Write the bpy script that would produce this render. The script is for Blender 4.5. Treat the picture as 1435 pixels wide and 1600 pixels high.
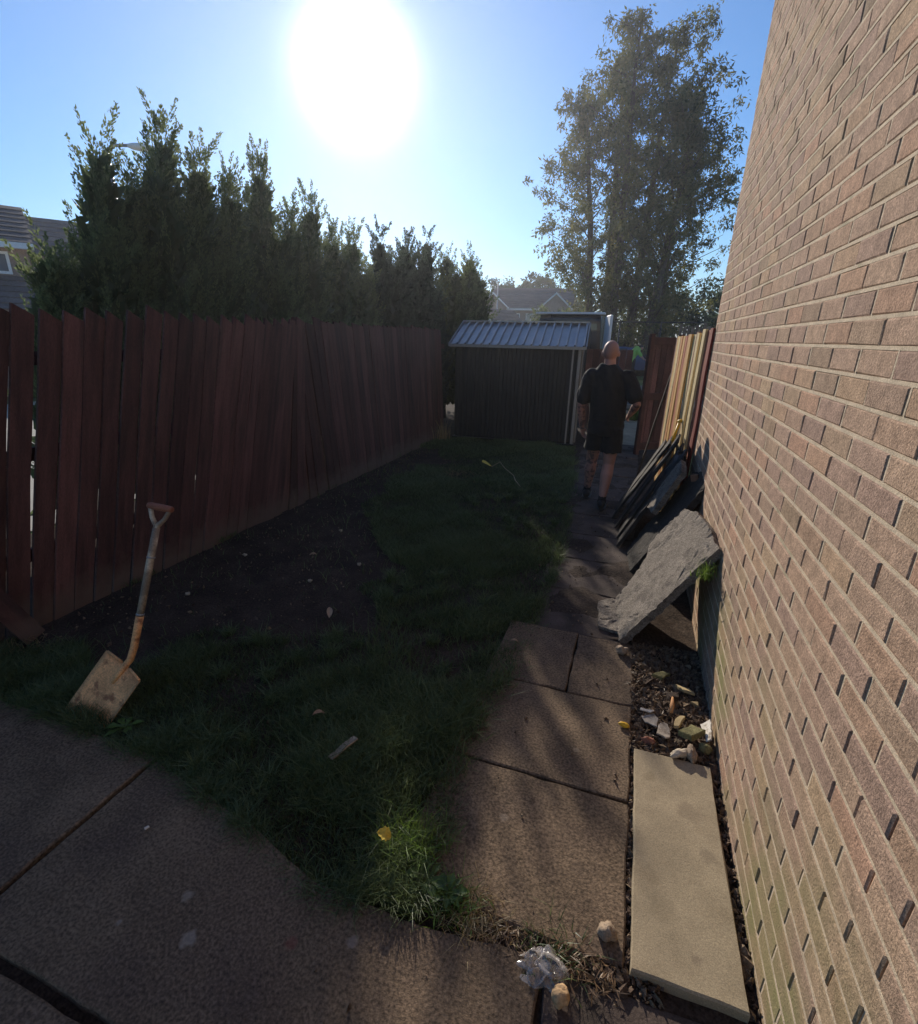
import bpy, bmesh, math, random
import numpy as np
from mathutils import Vector, Matrix, Euler, noise as mnoise

for o in list(bpy.data.objects):
    bpy.data.objects.remove(o, do_unlink=True)
scene = bpy.context.scene
col = scene.collection
rad = math.radians
rng = np.random.default_rng(7)
random.seed(7)

# ------------------------------------------------------------------ camera
PITCH, YAW, ROLL, FPX = rad(19.44), rad(18.89), rad(1.25), 778.0
EYE = Vector((0, 0, 1.8)); HAZE = .0012
F0 = Vector((-math.sin(YAW), math.cos(YAW), 0)); R0 = Vector((math.cos(YAW), math.sin(YAW), 0)); UP = Vector((0, 0, 1))
FW = F0 * math.cos(PITCH) - UP * math.sin(PITCH)
U0 = F0 * math.sin(PITCH) + UP * math.cos(PITCH)
RT = R0 * math.cos(ROLL) + U0 * math.sin(ROLL)
UU = -R0 * math.sin(ROLL) + U0 * math.cos(ROLL)
cd = bpy.data.cameras.new('camera')
cam = bpy.data.objects.new('camera', cd); col.objects.link(cam)
cam.matrix_world = Matrix(((RT.x, UU.x, -FW.x, EYE.x), (RT.y, UU.y, -FW.y, EYE.y), (RT.z, UU.z, -FW.z, EYE.z), (0, 0, 0, 1)))
cd.sensor_fit = 'HORIZONTAL'; cd.sensor_width = 36; cd.lens = FPX / 1435 * 36
cd.clip_start = 0.05; cd.clip_end = 3000
scene.camera = cam

# ------------------------------------------------------------------ light
SUN_EL, SUN_AZ = rad(21.7), rad(29.3)            # azimuth: to the left of +Y
SUN = Vector((-math.sin(SUN_AZ) * math.cos(SUN_EL), math.cos(SUN_AZ) * math.cos(SUN_EL), math.sin(SUN_EL)))
w = bpy.data.worlds.new('World'); scene.world = w; w.use_nodes = True
nt = w.node_tree; nt.nodes.clear()
out = nt.nodes.new('ShaderNodeOutputWorld')
sky = nt.nodes.new('ShaderNodeTexSky'); sky.sky_type = 'NISHITA'; sky.sun_disc = False
sky.sun_elevation = SUN_EL; sky.sun_rotation = -SUN_AZ
sky.altitude = 50; sky.air_density = 1.2; sky.dust_density = 0.0; sky.ozone_density = 8.0
bg = nt.nodes.new('ShaderNodeBackground'); bg.inputs['Strength'].default_value = 0.125
nt.links.new(sky.outputs[0], bg.inputs['Color'])
# the sun itself with its bright aureole
tc = nt.nodes.new('ShaderNodeTexCoord')
nrm = nt.nodes.new('ShaderNodeVectorMath'); nrm.operation = 'NORMALIZE'
nt.links.new(tc.outputs['Generated'], nrm.inputs[0])
dot = nt.nodes.new('ShaderNodeVectorMath'); dot.operation = 'DOT_PRODUCT'; dot.inputs[1].default_value = SUN
nt.links.new(nrm.outputs[0], dot.inputs[0])
def wm(op, a, b=None, clamp=False):
    n = nt.nodes.new('ShaderNodeMath'); n.operation = op; n.use_clamp = clamp
    for i, v in enumerate((a, b)):
        if v is None: continue
        if isinstance(v, (int, float)): n.inputs[i].default_value = v
        else: nt.links.new(v, n.inputs[i])
    return n.outputs[0]
ang = wm('ARCCOSINE', wm('MINIMUM', dot.outputs['Value'], 0.999999))
g1 = wm('MULTIPLY', wm('EXPONENT', wm('MULTIPLY', wm('POWER', wm('DIVIDE', ang, rad(3.35)), 2.0), -1.0)), 3.0)
g2 = wm('MULTIPLY', wm('EXPONENT', wm('DIVIDE', ang, -rad(11.0))), 0.34)
glow = wm('ADD', g1, g2)
bg2 = nt.nodes.new('ShaderNodeBackground'); bg2.inputs['Color'].default_value = (1, 0.94, 0.98, 1)
nt.links.new(glow, bg2.inputs['Strength'])
ad = nt.nodes.new('ShaderNodeAddShader')
nt.links.new(bg.outputs[0], ad.inputs[0]); nt.links.new(bg2.outputs[0], ad.inputs[1])
nt.links.new(ad.outputs[0], out.inputs['Surface'])
sl = bpy.data.lights.new('sun', 'SUN'); sl.energy = 5.0; sl.angle = rad(0.53); sl.color = (1.0, 0.91, 0.78)
so = bpy.data.objects.new('sun', sl); col.objects.link(so)
so.rotation_euler = (-SUN).to_track_quat('-Z', 'Y').to_euler()
vs = scene.view_settings
scene.display_settings.display_device = 'sRGB'
vs.view_transform = 'Standard'; vs.look = 'None'; vs.exposure = 0.12; vs.gamma = 1.0; vs.use_curve_mapping = False
scene.cycles.use_denoising = True
scene.cycles.max_bounces = 6; scene.cycles.diffuse_bounces = 3; scene.cycles.transparent_max_bounces = 6
scene.cycles.caustics_reflective = False; scene.cycles.caustics_refractive = False

# ------------------------------------------------------------------ helpers
def tag(o, label=None, cat=None, group=None, kind=None):
    if label: o['label'] = label
    if cat: o['category'] = cat
    if group: o['group'] = group
    if kind: o['kind'] = kind
    return o
def link(name, me, m=None, parent=None):
    o = bpy.data.objects.new(name, me); col.objects.link(o)
    if m and not me.materials: me.materials.append(m)
    if parent: o.parent = parent
    return o
def empty(name, loc=(0, 0, 0), rz=0.0):
    o = bpy.data.objects.new(name, None); col.objects.link(o)
    o.location = loc; o.rotation_euler = (0, 0, rz); o.empty_display_size = .1
    return o
def np_mesh(name, V, F, tint=None, smooth=False):
    V = np.asarray(V, dtype=np.float32); F = np.asarray(F, dtype=np.int32)
    me = bpy.data.meshes.new(name)
    me.vertices.add(len(V)); me.vertices.foreach_set('co', V.ravel())
    me.loops.add(F.size); me.loops.foreach_set('vertex_index', F.ravel())
    me.polygons.add(len(F)); me.polygons.foreach_set('loop_start', np.arange(0, F.size, F.shape[1], dtype=np.int32))
    if tint is not None:
        a = me.attributes.new('tint', 'FLOAT', 'FACE'); a.data.foreach_set('value', np.asarray(tint, dtype=np.float32))
    me.polygons.foreach_set('use_smooth', np.full(len(F), bool(smooth), dtype=bool))
    me.update(calc_edges=True)
    return me
class MB:
    def __init__(s): s.v = []; s.f = []; s.sm = []
    def add(s, vs, fs, smooth=False):
        n = len(s.v); s.v += [tuple(p) for p in vs]
        s.f += [tuple(n + i for i in f) for f in fs]; s.sm += [smooth] * len(fs)
        return s
    def box(s, a, b, M=None, ch=0.0):
        x0, y0, z0 = a; x1, y1, z1 = b
        if ch <= 0:
            vs = [(x0,y0,z0),(x1,y0,z0),(x1,y1,z0),(x0,y1,z0),(x0,y0,z1),(x1,y0,z1),(x1,y1,z1),(x0,y1,z1)]
            fs = [(3,2,1,0),(4,5,6,7),(0,1,5,4),(1,2,6,5),(2,3,7,6),(3,0,4,7)]
        else:
            c = ch
            vs = []; fs = []
            X=(x0,x1);Y=(y0,y1);Z=(z0,z1); idx={}
            for i in (0,1):
                for j in (0,1):
                    for k in (0,1):
                        sx=1-2*i; sy=1-2*j; sz=1-2*k
                        idx[i,j,k]=(len(vs),len(vs)+1,len(vs)+2)
                        vs += [(X[i],Y[j]+sy*c,Z[k]+sz*c),(X[i]+sx*c,Y[j],Z[k]+sz*c),(X[i]+sx*c,Y[j]+sy*c,Z[k])]
            q=lambda t,n:idx[t][n]
            fs += [(q((0,0,0),0),q((0,0,1),0),q((0,1,1),0),q((0,1,0),0)),(q((1,0,0),0),q((1,1,0),0),q((1,1,1),0),q((1,0,1),0)),
                   (q((0,0,0),1),q((1,0,0),1),q((1,0,1),1),q((0,0,1),1)),(q((0,1,0),1),q((0,1,1),1),q((1,1,1),1),q((1,1,0),1)),
                   (q((0,0,0),2),q((0,1,0),2),q((1,1,0),2),q((1,0,0),2)),(q((0,0,1),2),q((1,0,1),2),q((1,1,1),2),q((0,1,1),2))]
            for i in (0,1):
                for j in (0,1): fs.append((q((i,j,0),0),q((i,j,0),1),q((i,j,1),1),q((i,j,1),0)))
            for i in (0,1):
                for k in (0,1): fs.append((q((i,0,k),0),q((i,0,k),2),q((i,1,k),2),q((i,1,k),0)))
            for j in (0,1):
                for k in (0,1): fs.append((q((0,j,k),1),q((0,j,k),2),q((1,j,k),2),q((1,j,k),1)))
            for t in idx: fs.append(idx[t])
        if M: vs = [M @ Vector(p) for p in vs]
        return s.add(vs, fs)
    def prism(s, poly, z0, z1, M=None, chamfer=0.0):
        n = len(poly)
        if chamfer:
            cx = sum(p[0] for p in poly)/n; cy = sum(p[1] for p in poly)/n
            def ins(p):
                d = Vector((cx-p[0], cy-p[1])); d = d.normalized()*chamfer*1.3
                return (p[0]+d.x, p[1]+d.y)
            vs = [(p[0],p[1],z0) for p in poly]+[(p[0],p[1],z1-chamfer) for p in poly]+[(*ins(p),z1) for p in poly]
            fs = [tuple(range(n-1,-1,-1)), tuple(range(2*n,3*n))]
            for i in range(n):
                j=(i+1)%n; fs += [(i,j,n+j,n+i),(n+i,n+j,2*n+j,2*n+i)]
        else:
            vs = [(p[0],p[1],z0) for p in poly]+[(p[0],p[1],z1) for p in poly]
            fs = [tuple(range(n-1,-1,-1)), tuple(range(n,2*n))]
            fs += [(i,(i+1)%n,n+(i+1)%n,n+i) for i in range(n)]
        if M: vs = [M @ Vector(p) for p in vs]
        return s.add(vs, fs)
    def tube(s, pts, rads, seg=10, cap=True, flat=None):
        pts = [Vector(p) for p in pts]
        if isinstance(rads, (int, float)): rads = [rads]*len(pts)
        vs = []; fs = []; prev = None
        for i, p in enumerate(pts):
            d = (pts[min(i+1,len(pts)-1)] - pts[max(i-1,0)]).normalized()
            if prev is None:
                a = d.orthogonal().normalized()
            else:
                a = (prev - d*prev.dot(d)).normalized()
            prev = a; b = d.cross(a)
            for k in range(seg):
                t = 2*math.pi*k/seg
                vs.append(p + (a*math.cos(t) + b*math.sin(t))*rads[i])
        for i in range(len(pts)-1):
            for k in range(seg):
                k2=(k+1)%seg
                fs.append((i*seg+k, i*seg+k2, (i+1)*seg+k2, (i+1)*seg+k))
        s.add(vs, fs, True)
        if cap:
            n=len(s.v)-len(vs)
            s.f += [tuple(n+k for k in range(seg-1,-1,-1)), tuple(n+(len(pts)-1)*seg+k for k in range(seg))]; s.sm += [False]*2
        return s
    def ellip(s, c, r, seg=12, rings=8, M=None):
        vs=[];fs=[]
        for i in range(rings+1):
            th=math.pi*i/rings
            for k in range(seg):
                ph=2*math.pi*k/seg
                vs.append(Vector((c[0]+r[0]*math.sin(th)*math.cos(ph), c[1]+r[1]*math.sin(th)*math.sin(ph), c[2]+r[2]*math.cos(th))))
        for i in range(rings):
            for k in range(seg):
                k2=(k+1)%seg
                fs.append((i*seg+k,(i+1)*seg+k,(i+1)*seg+k2,i*seg+k2))
        if M: vs=[M@v for v in vs]
        return s.add(vs,fs,True)
    def loft(s, rings, seg=20):
        # rings: (centre, rx vec, ry vec)
        vs=[];fs=[]
        for c,a,b in rings:
            c=Vector(c);a=Vector(a);b=Vector(b)
            for k in range(seg):
                t=2*math.pi*k/seg
                vs.append(c+a*math.cos(t)+b*math.sin(t))
        for i in range(len(rings)-1):
            for k in range(seg):
                k2=(k+1)%seg
                fs.append((i*seg+k,i*seg+k2,(i+1)*seg+k2,(i+1)*seg+k))
        fs += [tuple(range(seg-1,-1,-1)), tuple((len(rings)-1)*seg+k for k in range(seg))]
        return s.add(vs,fs,True)
    def mesh(s, name):
        me = bpy.data.meshes.new(name); me.from_pydata(s.v, [], s.f)
        me.polygons.foreach_set('use_smooth', s.sm); me.update()
        return me
    def build(s, name, m=None, parent=None):
        return link(name, s.mesh(name), m, parent)

# ------------------------------------------------------------------ materials
MATS = {}
def pm(name, c, rough=.85, var=.25, scale=6.0, grain=.15, gscale=120.0, bump=.15, bscale=None, spec=.3, rnd=0.0, metal=0.0,
       world=False, c2=None, c2scale=3.0, c2lo=.5, c2hi=.65, tintvar=0.0, stretch=None, sheen=0):
    if name in MATS: return MATS[name]
    m = bpy.data.materials.new(name); m.use_nodes = True; MATS[name] = m
    t = m.node_tree; N = t.nodes; L = t.links
    p = N['Principled BSDF']; p.inputs['Roughness'].default_value = rough
    p.inputs['Specular IOR Level'].default_value = spec; p.inputs['Metallic'].default_value = metal
    if world:
        g = N.new('ShaderNodeNewGeometry'); co = g.outputs['Position']
    else:
        g = N.new('ShaderNodeTexCoord'); co = g.outputs['Object']
        # shift every object by its own random amount so that alike pieces differ
        oi = N.new('ShaderNodeObjectInfo'); ml = N.new('ShaderNodeMath'); ml.operation = 'MULTIPLY'; ml.inputs[1].default_value = 37.0
        L.new(oi.outputs['Random'], ml.inputs[0])
        va = N.new('ShaderNodeVectorMath'); va.operation = 'ADD'; L.new(co, va.inputs[0]); L.new(ml.outputs[0], va.inputs[1]); co = va.outputs[0]
    if stretch:
        mp = N.new('ShaderNodeMapping'); mp.inputs['Scale'].default_value = stretch; L.new(co, mp.inputs['Vector']); co = mp.outputs[0]
    def noise(sc, det=4.0, rough_=.6):
        n = N.new('ShaderNodeTexNoise'); n.inputs['Scale'].default_value = sc; n.inputs['Detail'].default_value = det
        n.inputs['Roughness'].default_value = rough_; L.new(co, n.inputs['Vector']); return n.outputs['Fac']
    def mix(fac, a, b, mode='MIX'):
        x = N.new('ShaderNodeMix'); x.data_type = 'RGBA'; x.blend_type = mode
        if isinstance(fac, (int, float)): x.inputs[0].default_value = fac
        else: L.new(fac, x.inputs[0])
        for i, v in ((6, a), (7, b)):
            if isinstance(v, tuple): x.inputs[i].default_value = (*v[:3], 1)
            else: L.new(v, x.inputs[i])
        return x.outputs[2]
    def mr(v, a, b, lo=.3, hi=.7):
        r = N.new('ShaderNodeMapRange'); r.inputs[1].default_value = lo; r.inputs[2].default_value = hi
        r.inputs[3].default_value = a; r.inputs[4].default_value = b; L.new(v, r.inputs[0]); return r.outputs[0]
    cur = mix(mr(noise(scale), 0, 1), tuple(x*(1-var) for x in c), tuple(min(.95, x*(1+var)) for x in c))
    if c2: cur = mix(mr(noise(c2scale, 6.0), 0, 1, c2lo, c2hi), cur, c2)
    if grain:
        gv = mr(noise(gscale, 2.0), 1-grain, 1+grain)
        h = N.new('ShaderNodeHueSaturation'); L.new(cur, h.inputs['Color']); L.new(gv, h.inputs['Value']); cur = h.outputs[0]
    if rnd:
        oi2 = N.new('ShaderNodeObjectInfo')
        h = N.new('ShaderNodeHueSaturation'); L.new(cur, h.inputs['Color'])
        L.new(mr(oi2.outputs['Random'], 1-rnd, 1+rnd, 0, 1), h.inputs['Value']); cur = h.outputs[0]
    if tintvar:
        at_ = N.new('ShaderNodeAttribute'); at_.attribute_name = 'tint'
        h = N.new('ShaderNodeHueSaturation'); L.new(cur, h.inputs['Color'])
        L.new(mr(at_.outputs['Fac'], 1-tintvar, 1+tintvar, 0, 1), h.inputs['Value'])
        L.new(mr(at_.outputs['Fac'], .5-.03*tintvar, .5+.02*tintvar, 0, 1), h.inputs['Hue']); cur = h.outputs[0]
    L.new(cur, p.inputs['Base Color'])
    if bump:
        b = N.new('ShaderNodeBump'); b.inputs['Strength'].default_value = bump; b.inputs['Distance'].default_value = .01
        L.new(noise(bscale or gscale*.6, 5.0, .7), b.inputs['Height']); L.new(b.outputs[0], p.inputs['Normal'])
    return m
def leafmat(name, c, trans=.45, tintvar=.4, c2=None):
    if name in MATS: return MATS[name]
    m = bpy.data.materials.new(name); m.use_nodes = True; MATS[name] = m
    t = m.node_tree; N = t.nodes; L = t.links; N.clear()
    o = N.new('ShaderNodeOutputMaterial'); d = N.new('ShaderNodeBsdfDiffuse'); tr = N.new('ShaderNodeBsdfTranslucent')
    gl = N.new('ShaderNodeBsdfGlossy'); gl.inputs['Roughness'].default_value = .45; gl.inputs['Color'].default_value = (.5, .5, .5, 1)
    at_ = N.new('ShaderNodeAttribute'); at_.attribute_name = 'tint'
    x = N.new('ShaderNodeMix'); x.data_type = 'RGBA'
    L.new(at_.outputs['Fac'], x.inputs[0])
    x.inputs[6].default_value = (*[v*(1-tintvar) for v in c], 1); x.inputs[7].default_value = (*(c2 or [v*(1+tintvar) for v in c]), 1)
    L.new(x.outputs[2], d.inputs['Color'])
    h = N.new('ShaderNodeHueSaturation'); h.inputs['Value'].default_value = 1.5; h.inputs['Hue'].default_value = .485; L.new(x.outputs[2], h.inputs['Color']); L.new(h.outputs[0], tr.inputs['Color'])
    m1 = N.new('ShaderNodeMixShader'); m1.inputs[0].default_value = trans; L.new(d.outputs[0], m1.inputs[1]); L.new(tr.outputs[0], m1.inputs[2])
    m2 = N.new('ShaderNodeMixShader'); m2.inputs[0].default_value = .05; L.new(m1.outputs[0], m2.inputs[1]); L.new(gl.outputs[0], m2.inputs[2])
    L.new(m2.outputs[0], o.inputs['Surface'])
    return m
def brickmat():
    m = pm('brick', (.34, .25, .19), rough=.95, var=.22, scale=22, grain=.35, gscale=170, bump=.6, bscale=150, spec=.15)
    t = m.node_tree; N = t.nodes; L = t.links; p = N['Principled BSDF']
    src = p.inputs['Base Color'].links[0].from_socket
    oi = N.new('ShaderNodeObjectInfo'); at_ = N.new('ShaderNodeAttribute'); at_.attribute_name = 'tint'
    s = N.new('ShaderNodeMath'); s.operation = 'ADD'; L.new(oi.outputs['Random'], s.inputs[0]); L.new(at_.outputs['Fac'], s.inputs[1])
    fr = N.new('ShaderNodeMath'); fr.operation = 'FRACT'; L.new(s.outputs[0], fr.inputs[0])
    r = N.new('ShaderNodeValToRGB'); r.color_ramp.interpolation = 'LINEAR'
    cols = [(0, (.40,.265,.18)), (.15, (.345,.23,.175)), (.3, (.42,.285,.195)), (.45, (.32,.215,.165)), (.58, (.40,.28,.18)), (.7, (.42,.255,.175)), (.8, (.295,.21,.14)), (.9, (.37,.25,.185)), (1, (.40,.265,.18))]
    e = r.color_ramp.elements
    e[0].position = 0; e[0].color = (*cols[0][1], 1); e[1].position = 1; e[1].color = (*cols[-1][1], 1)
    for pos, c in cols[1:-1]:
        k = e.new(pos); k.color = (*c, 1)
    L.new(fr.outputs[0], r.inputs[0])
    # keep the mottling of the base: divide by its mean and multiply
    x = N.new('ShaderNodeMix'); x.data_type = 'RGBA'; x.blend_type = 'MULTIPLY'; x.inputs[0].default_value = 1
    h = N.new('ShaderNodeHueSaturation'); h.inputs['Saturation'].default_value = .0; h.inputs['Value'].default_value = 3.0
    L.new(src, h.inputs['Color']); L.new(r.outputs[0], x.inputs[6]); L.new(h.outputs[0], x.inputs[7])
    # green algae staining low on the wall, patchy
    g = N.new('ShaderNodeNewGeometry'); sp = N.new('ShaderNodeSeparateXYZ'); L.new(g.outputs['Position'], sp.inputs[0])
    n = N.new('ShaderNodeTexNoise'); n.inputs['Scale'].default_value = 3.0; n.inputs['Detail'].default_value = 5; L.new(g.outputs['Position'], n.inputs['Vector'])
    mz = N.new('ShaderNodeMapRange'); mz.inputs[1].default_value = .85; mz.inputs[2].default_value = .25; mz.inputs[3].default_value = 0; mz.inputs[4].default_value = 1; L.new(sp.outputs['Z'], mz.inputs[0])
    mn = N.new('ShaderNodeMapRange'); mn.inputs[1].default_value = .4; mn.inputs[2].default_value = .68; L.new(n.outputs['Fac'], mn.inputs[0])
    mu = N.new('ShaderNodeMath'); mu.operation = 'MULTIPLY'; L.new(mz.outputs[0], mu.inputs[0]); L.new(mn.outputs[0], mu.inputs[1])
    x2 = N.new('ShaderNodeMix'); x2.data_type = 'RGBA'; L.new(mu.outputs[0], x2.inputs[0]); L.new(x.outputs[2], x2.inputs[6]); x2.inputs[7].default_value = (.24, .22, .1, 1)
    L.new(x2.outputs[2], p.inputs['Base Color'])
    return m
M_BRICK = brickmat()
M_MORTAR = pm('mortar', (.54, .43, .305), rough=.95, var=.18, scale=14, grain=.2, gscale=300, bump=.5, bscale=150, world=True, c2=(.24,.22,.13), c2scale=4, c2lo=.58, c2hi=.75)
M_CONC = pm('paving_concrete', (.165, .114, .072), rough=.95, var=.28, scale=4.5, grain=.55, gscale=95, bump=.6, bscale=110, world=True, c2=(.115,.078,.055), c2scale=2.6, c2lo=.46, c2hi=.7)
def add_spots(m, spots):
    t = m.node_tree; N = t.nodes; L = t.links; p = N['Principled BSDF']; src = p.inputs['Base Color'].links[0].from_socket
    g = N.new('ShaderNodeNewGeometry'); nz_ = N.new('ShaderNodeTexNoise'); nz_.inputs['Scale'].default_value = 40; L.new(g.outputs['Position'], nz_.inputs['Vector'])
    for (x, y, rr, c) in spots:
        d = N.new('ShaderNodeVectorMath'); d.operation = 'DISTANCE'; L.new(g.outputs['Position'], d.inputs[0]); d.inputs[1].default_value = (x, y, 0)
        a = N.new('ShaderNodeMath'); a.operation = 'MULTIPLY_ADD'; L.new(nz_.outputs['Fac'], a.inputs[0]); a.inputs[1].default_value = rr*1.5; L.new(d.outputs['Value'], a.inputs[2])
        r = N.new('ShaderNodeMapRange'); r.inputs[1].default_value = rr*1.35; r.inputs[2].default_value = rr*1.9; r.inputs[3].default_value = .42; r.inputs[4].default_value = 0; L.new(a.outputs[0], r.inputs[0])
        x_ = N.new('ShaderNodeMix'); x_.data_type = 'RGBA'; L.new(r.outputs[0], x_.inputs[0]); L.new(src, x_.inputs[6]); x_.inputs[7].default_value = (*c, 1); src = x_.outputs[2]
    L.new(src, p.inputs['Base Color'])
add_spots(M_CONC, [(-1.213, .795, .020, (.42, .36, .29)), (-1.105, .70, .026, (.45, .39, .32)), (-.80, .80, .022, (.22, .06, .05)), (-.62, .87, .018, (.40, .33, .28)), (-1.35, .66, .010, (.4, .35, .3)), (-.28, 1.45, .02, (.33, .26, .2)), (-.05, 1.9, .015, (.3, .24, .18)), (-.33, 2.1, .02, (.08, .05, .04)), (.02, 1.35, .03, (.10, .07, .05))])
M_CONC_PALE = pm('pale_concrete', (.34, .27, .175), rough=.92, var=.18, scale=5, grain=.25, gscale=260, bump=.22, bscale=170, world=True, c2=(.26,.20,.125), c2scale=4, c2lo=.5, c2hi=.72)
add_spots(M_CONC_PALE, [(.42, 1.72, .05, (.20, .15, .10)), (.47, 1.55, .03, (.17, .13, .09)), (.30, 1.30, .05, (.24, .19, .12)), (.40, 1.18, .02, (.15, .11, .08)), (.27, 1.85, .03, (.22, .17, .10)), (.48, 1.28, .015, (.14, .1, .08))])
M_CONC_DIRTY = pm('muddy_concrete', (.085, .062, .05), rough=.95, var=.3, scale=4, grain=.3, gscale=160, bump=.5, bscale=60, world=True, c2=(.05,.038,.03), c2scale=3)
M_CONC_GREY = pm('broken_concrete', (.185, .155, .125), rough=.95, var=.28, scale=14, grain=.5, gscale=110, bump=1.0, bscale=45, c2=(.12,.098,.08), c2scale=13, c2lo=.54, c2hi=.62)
M_SHADESLAB = pm('shade_dark_concrete', (.038, .032, .027), rough=.95, var=.4, scale=10, grain=.5, gscale=110, bump=1.0, bscale=45)  # near-black base colour stands in for the shadow on the rear slab
M_MUD = pm('path_mud', (.062, .046, .036), rough=1, var=.35, scale=6, grain=.5, gscale=70, bump=.9, bscale=40, spec=.1, world=True, c2=(.04,.03,.024), c2scale=3)
M_SOIL = pm('soil', (.058, .041, .031), rough=1, var=.35, scale=5, grain=.5, gscale=90, bump=.8, bscale=45, spec=.1, world=True, c2=(.038,.028,.022), c2scale=2)
M_GROUND = pm('outer_ground', (.10, .12, .045), rough=1, var=.3, scale=1.5, grain=.3, gscale=30, bump=.4, bscale=20, spec=.1, world=True)
M_ASPHALT = pm('asphalt', (.16, .155, .15), rough=.9, var=.15, scale=2, grain=.3, gscale=100, bump=.2, world=True)
M_DRIVE = pm('neighbour_paving', (.42, .38, .31), rough=.9, var=.15, scale=2, grain=.2, gscale=80, bump=.2, world=True)
M_KERB = pm('kerb_concrete', (.3, .28, .25), var=.15)
M_FENCE = pm('fence_wood', (.105, .046, .040), rough=.8, var=.35, scale=3, grain=.3, gscale=70, bump=.5, bscale=40, rnd=.38, stretch=(1, 6, .7), c2=(.045,.024,.021), c2scale=2.2, c2lo=.5, c2hi=.75)
def splash(m):
    t = m.node_tree; N = t.nodes; L = t.links; p = N['Principled BSDF']; src = p.inputs['Base Color'].links[0].from_socket
    g = N.new('ShaderNodeNewGeometry'); sp_ = N.new('ShaderNodeSeparateXYZ'); L.new(g.outputs['Position'], sp_.inputs[0])
    n = N.new('ShaderNodeTexNoise'); n.inputs['Scale'].default_value = 9; n.inputs['Detail'].default_value = 5; L.new(g.outputs['Position'], n.inputs['Vector'])
    a = N.new('ShaderNodeMath'); a.operation = 'MULTIPLY_ADD'; L.new(n.outputs['Fac'], a.inputs[0]); a.inputs[1].default_value = -.30; L.new(sp_.outputs['Z'], a.inputs[2])
    r = N.new('ShaderNodeMapRange'); r.inputs[1].default_value = .08; r.inputs[2].default_value = -.12; r.inputs[3].default_value = 0; r.inputs[4].default_value = .8; L.new(a.outputs[0], r.inputs[0])
    x = N.new('ShaderNodeMix'); x.data_type = 'RGBA'; L.new(r.outputs[0], x.inputs[0]); L.new(src, x.inputs[6]); x.inputs[7].default_value = (.15, .105, .08, 1); L.new(x.outputs[2], p.inputs['Base Color'])
splash(M_FENCE)
M_FENCE_RAIL = pm('fence_rail_wood', (.07, .03, .024), rough=.85, var=.3, bump=.3)
M_GRASS = leafmat('grass', (.068, .115, .036), trans=.35, tintvar=.5, c2=(.16, .21, .08))
M_STRAW = leafmat('straw', (.30, .22, .10), trans=.3, tintvar=.3)
M_LITTER = leafmat('dry_litter', (.16, .10, .055), trans=.15, tintvar=.6)
M_WEED = leafmat('weed_leaf', (.10, .17, .03), trans=.4, tintvar=.35)
M_CONIFER = leafmat('conifer_leaf', (.10, .14, .068), trans=.52, tintvar=.4, c2=(.18, .225, .09))
M_CONIFER_DK = leafmat('conifer_leaf_dark', (.05, .072, .040), trans=.4, tintvar=.5)
M_WILLOW = leafmat('willow_leaf', (.09, .125, .042), trans=.5, tintvar=.5, c2=(.17, .16, .05))
M_BROAD = leafmat('broad_leaf', (.085, .11, .035), trans=.45, tintvar=.5)
M_PINE = leafmat('pine_leaf', (.05, .07, .03), trans=.3, tintvar=.5)
M_BARK = pm('bark', (.09, .07, .055), rough=.95, var=.3, scale=4, grain=.3, gscale=40, bump=.8, bscale=14)
M_TILE = pm('roof_tile', (.13, .10, .09), rough=.85, var=.2, scale=2, grain=.2, gscale=20, bump=.3, rnd=.12)
M_FARBRICK = pm('far_brick', (.30, .22, .18), var=.15, scale=3, grain=.2, gscale=30)
M_RENDER = pm('white_render', (.62, .62, .62), var=.08, scale=1)
M_WHITE = pm('white_upvc', (.75, .75, .75), rough=.4, var=.04, bump=0)
M_GLASS = pm('window_glass', (.10, .13, .16), rough=.08, var=.1, scale=1, grain=0, bump=0, spec=.8)
M_SHED_ROOF = pm('shed_roof_metal', (.34, .32, .31), rough=.4, var=.12, scale=3, grain=.06, bump=.05, bscale=12, metal=.6, spec=.6)
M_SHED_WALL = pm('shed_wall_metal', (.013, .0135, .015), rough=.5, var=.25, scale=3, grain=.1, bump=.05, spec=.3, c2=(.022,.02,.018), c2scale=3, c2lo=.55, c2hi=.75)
M_SHED_TRIM = pm('shed_trim', (.28, .265, .25), rough=.45, var=.12, bump=.05, metal=.3)
M_STEEL = pm('galvanised', (.35, .35, .36), rough=.45, metal=.7, var=.15, bump=.05)
M_DKWOOD = pm('dark_timber', (.026, .021, .018), rough=.85, var=.4, scale=5, grain=.3, gscale=60, bump=.5, bscale=30, stretch=(4, 4, .6), rnd=.25)
M_GREYWOOD = pm('grey_timber', (.16, .14, .12), rough=.9, var=.3, bump=.3)
M_TIMBER = [pm('sawn_timber_%d' % i, c, rough=.75, var=.2, scale=5, grain=.2, gscale=60, bump=.3, bscale=30, stretch=(4, 4, .5)) for i, c in enumerate(
    [(.62,.36,.12), (.52,.25,.10), (.68,.52,.26), (.40,.13,.07), (.20,.10,.06), (.24,.05,.035)])]
M_RUSTBLADE = pm('spade_steel', (.70, .36, .155), rough=.65, var=.3, scale=9, grain=.25, gscale=120, bump=.25, bscale=40, metal=.15, c2=(.30,.13,.06), c2scale=14, c2lo=.56, c2hi=.66)
M_SHAFT = pm('spade_shaft', (.20, .16, .12), rough=.7, var=.3, scale=8, grain=.2, bump=.2, c2=(.48,.40,.30), c2scale=7, c2lo=.5, c2hi=.6)
M_GRIP = pm('spade_grip', (.22, .085, .05), rough=.6, var=.2, bump=.1)
M_SKIN = pm('skin', (.47, .245, .185), rough=.6, var=.1, scale=8, grain=.06, gscale=150, bump=.08)
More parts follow.
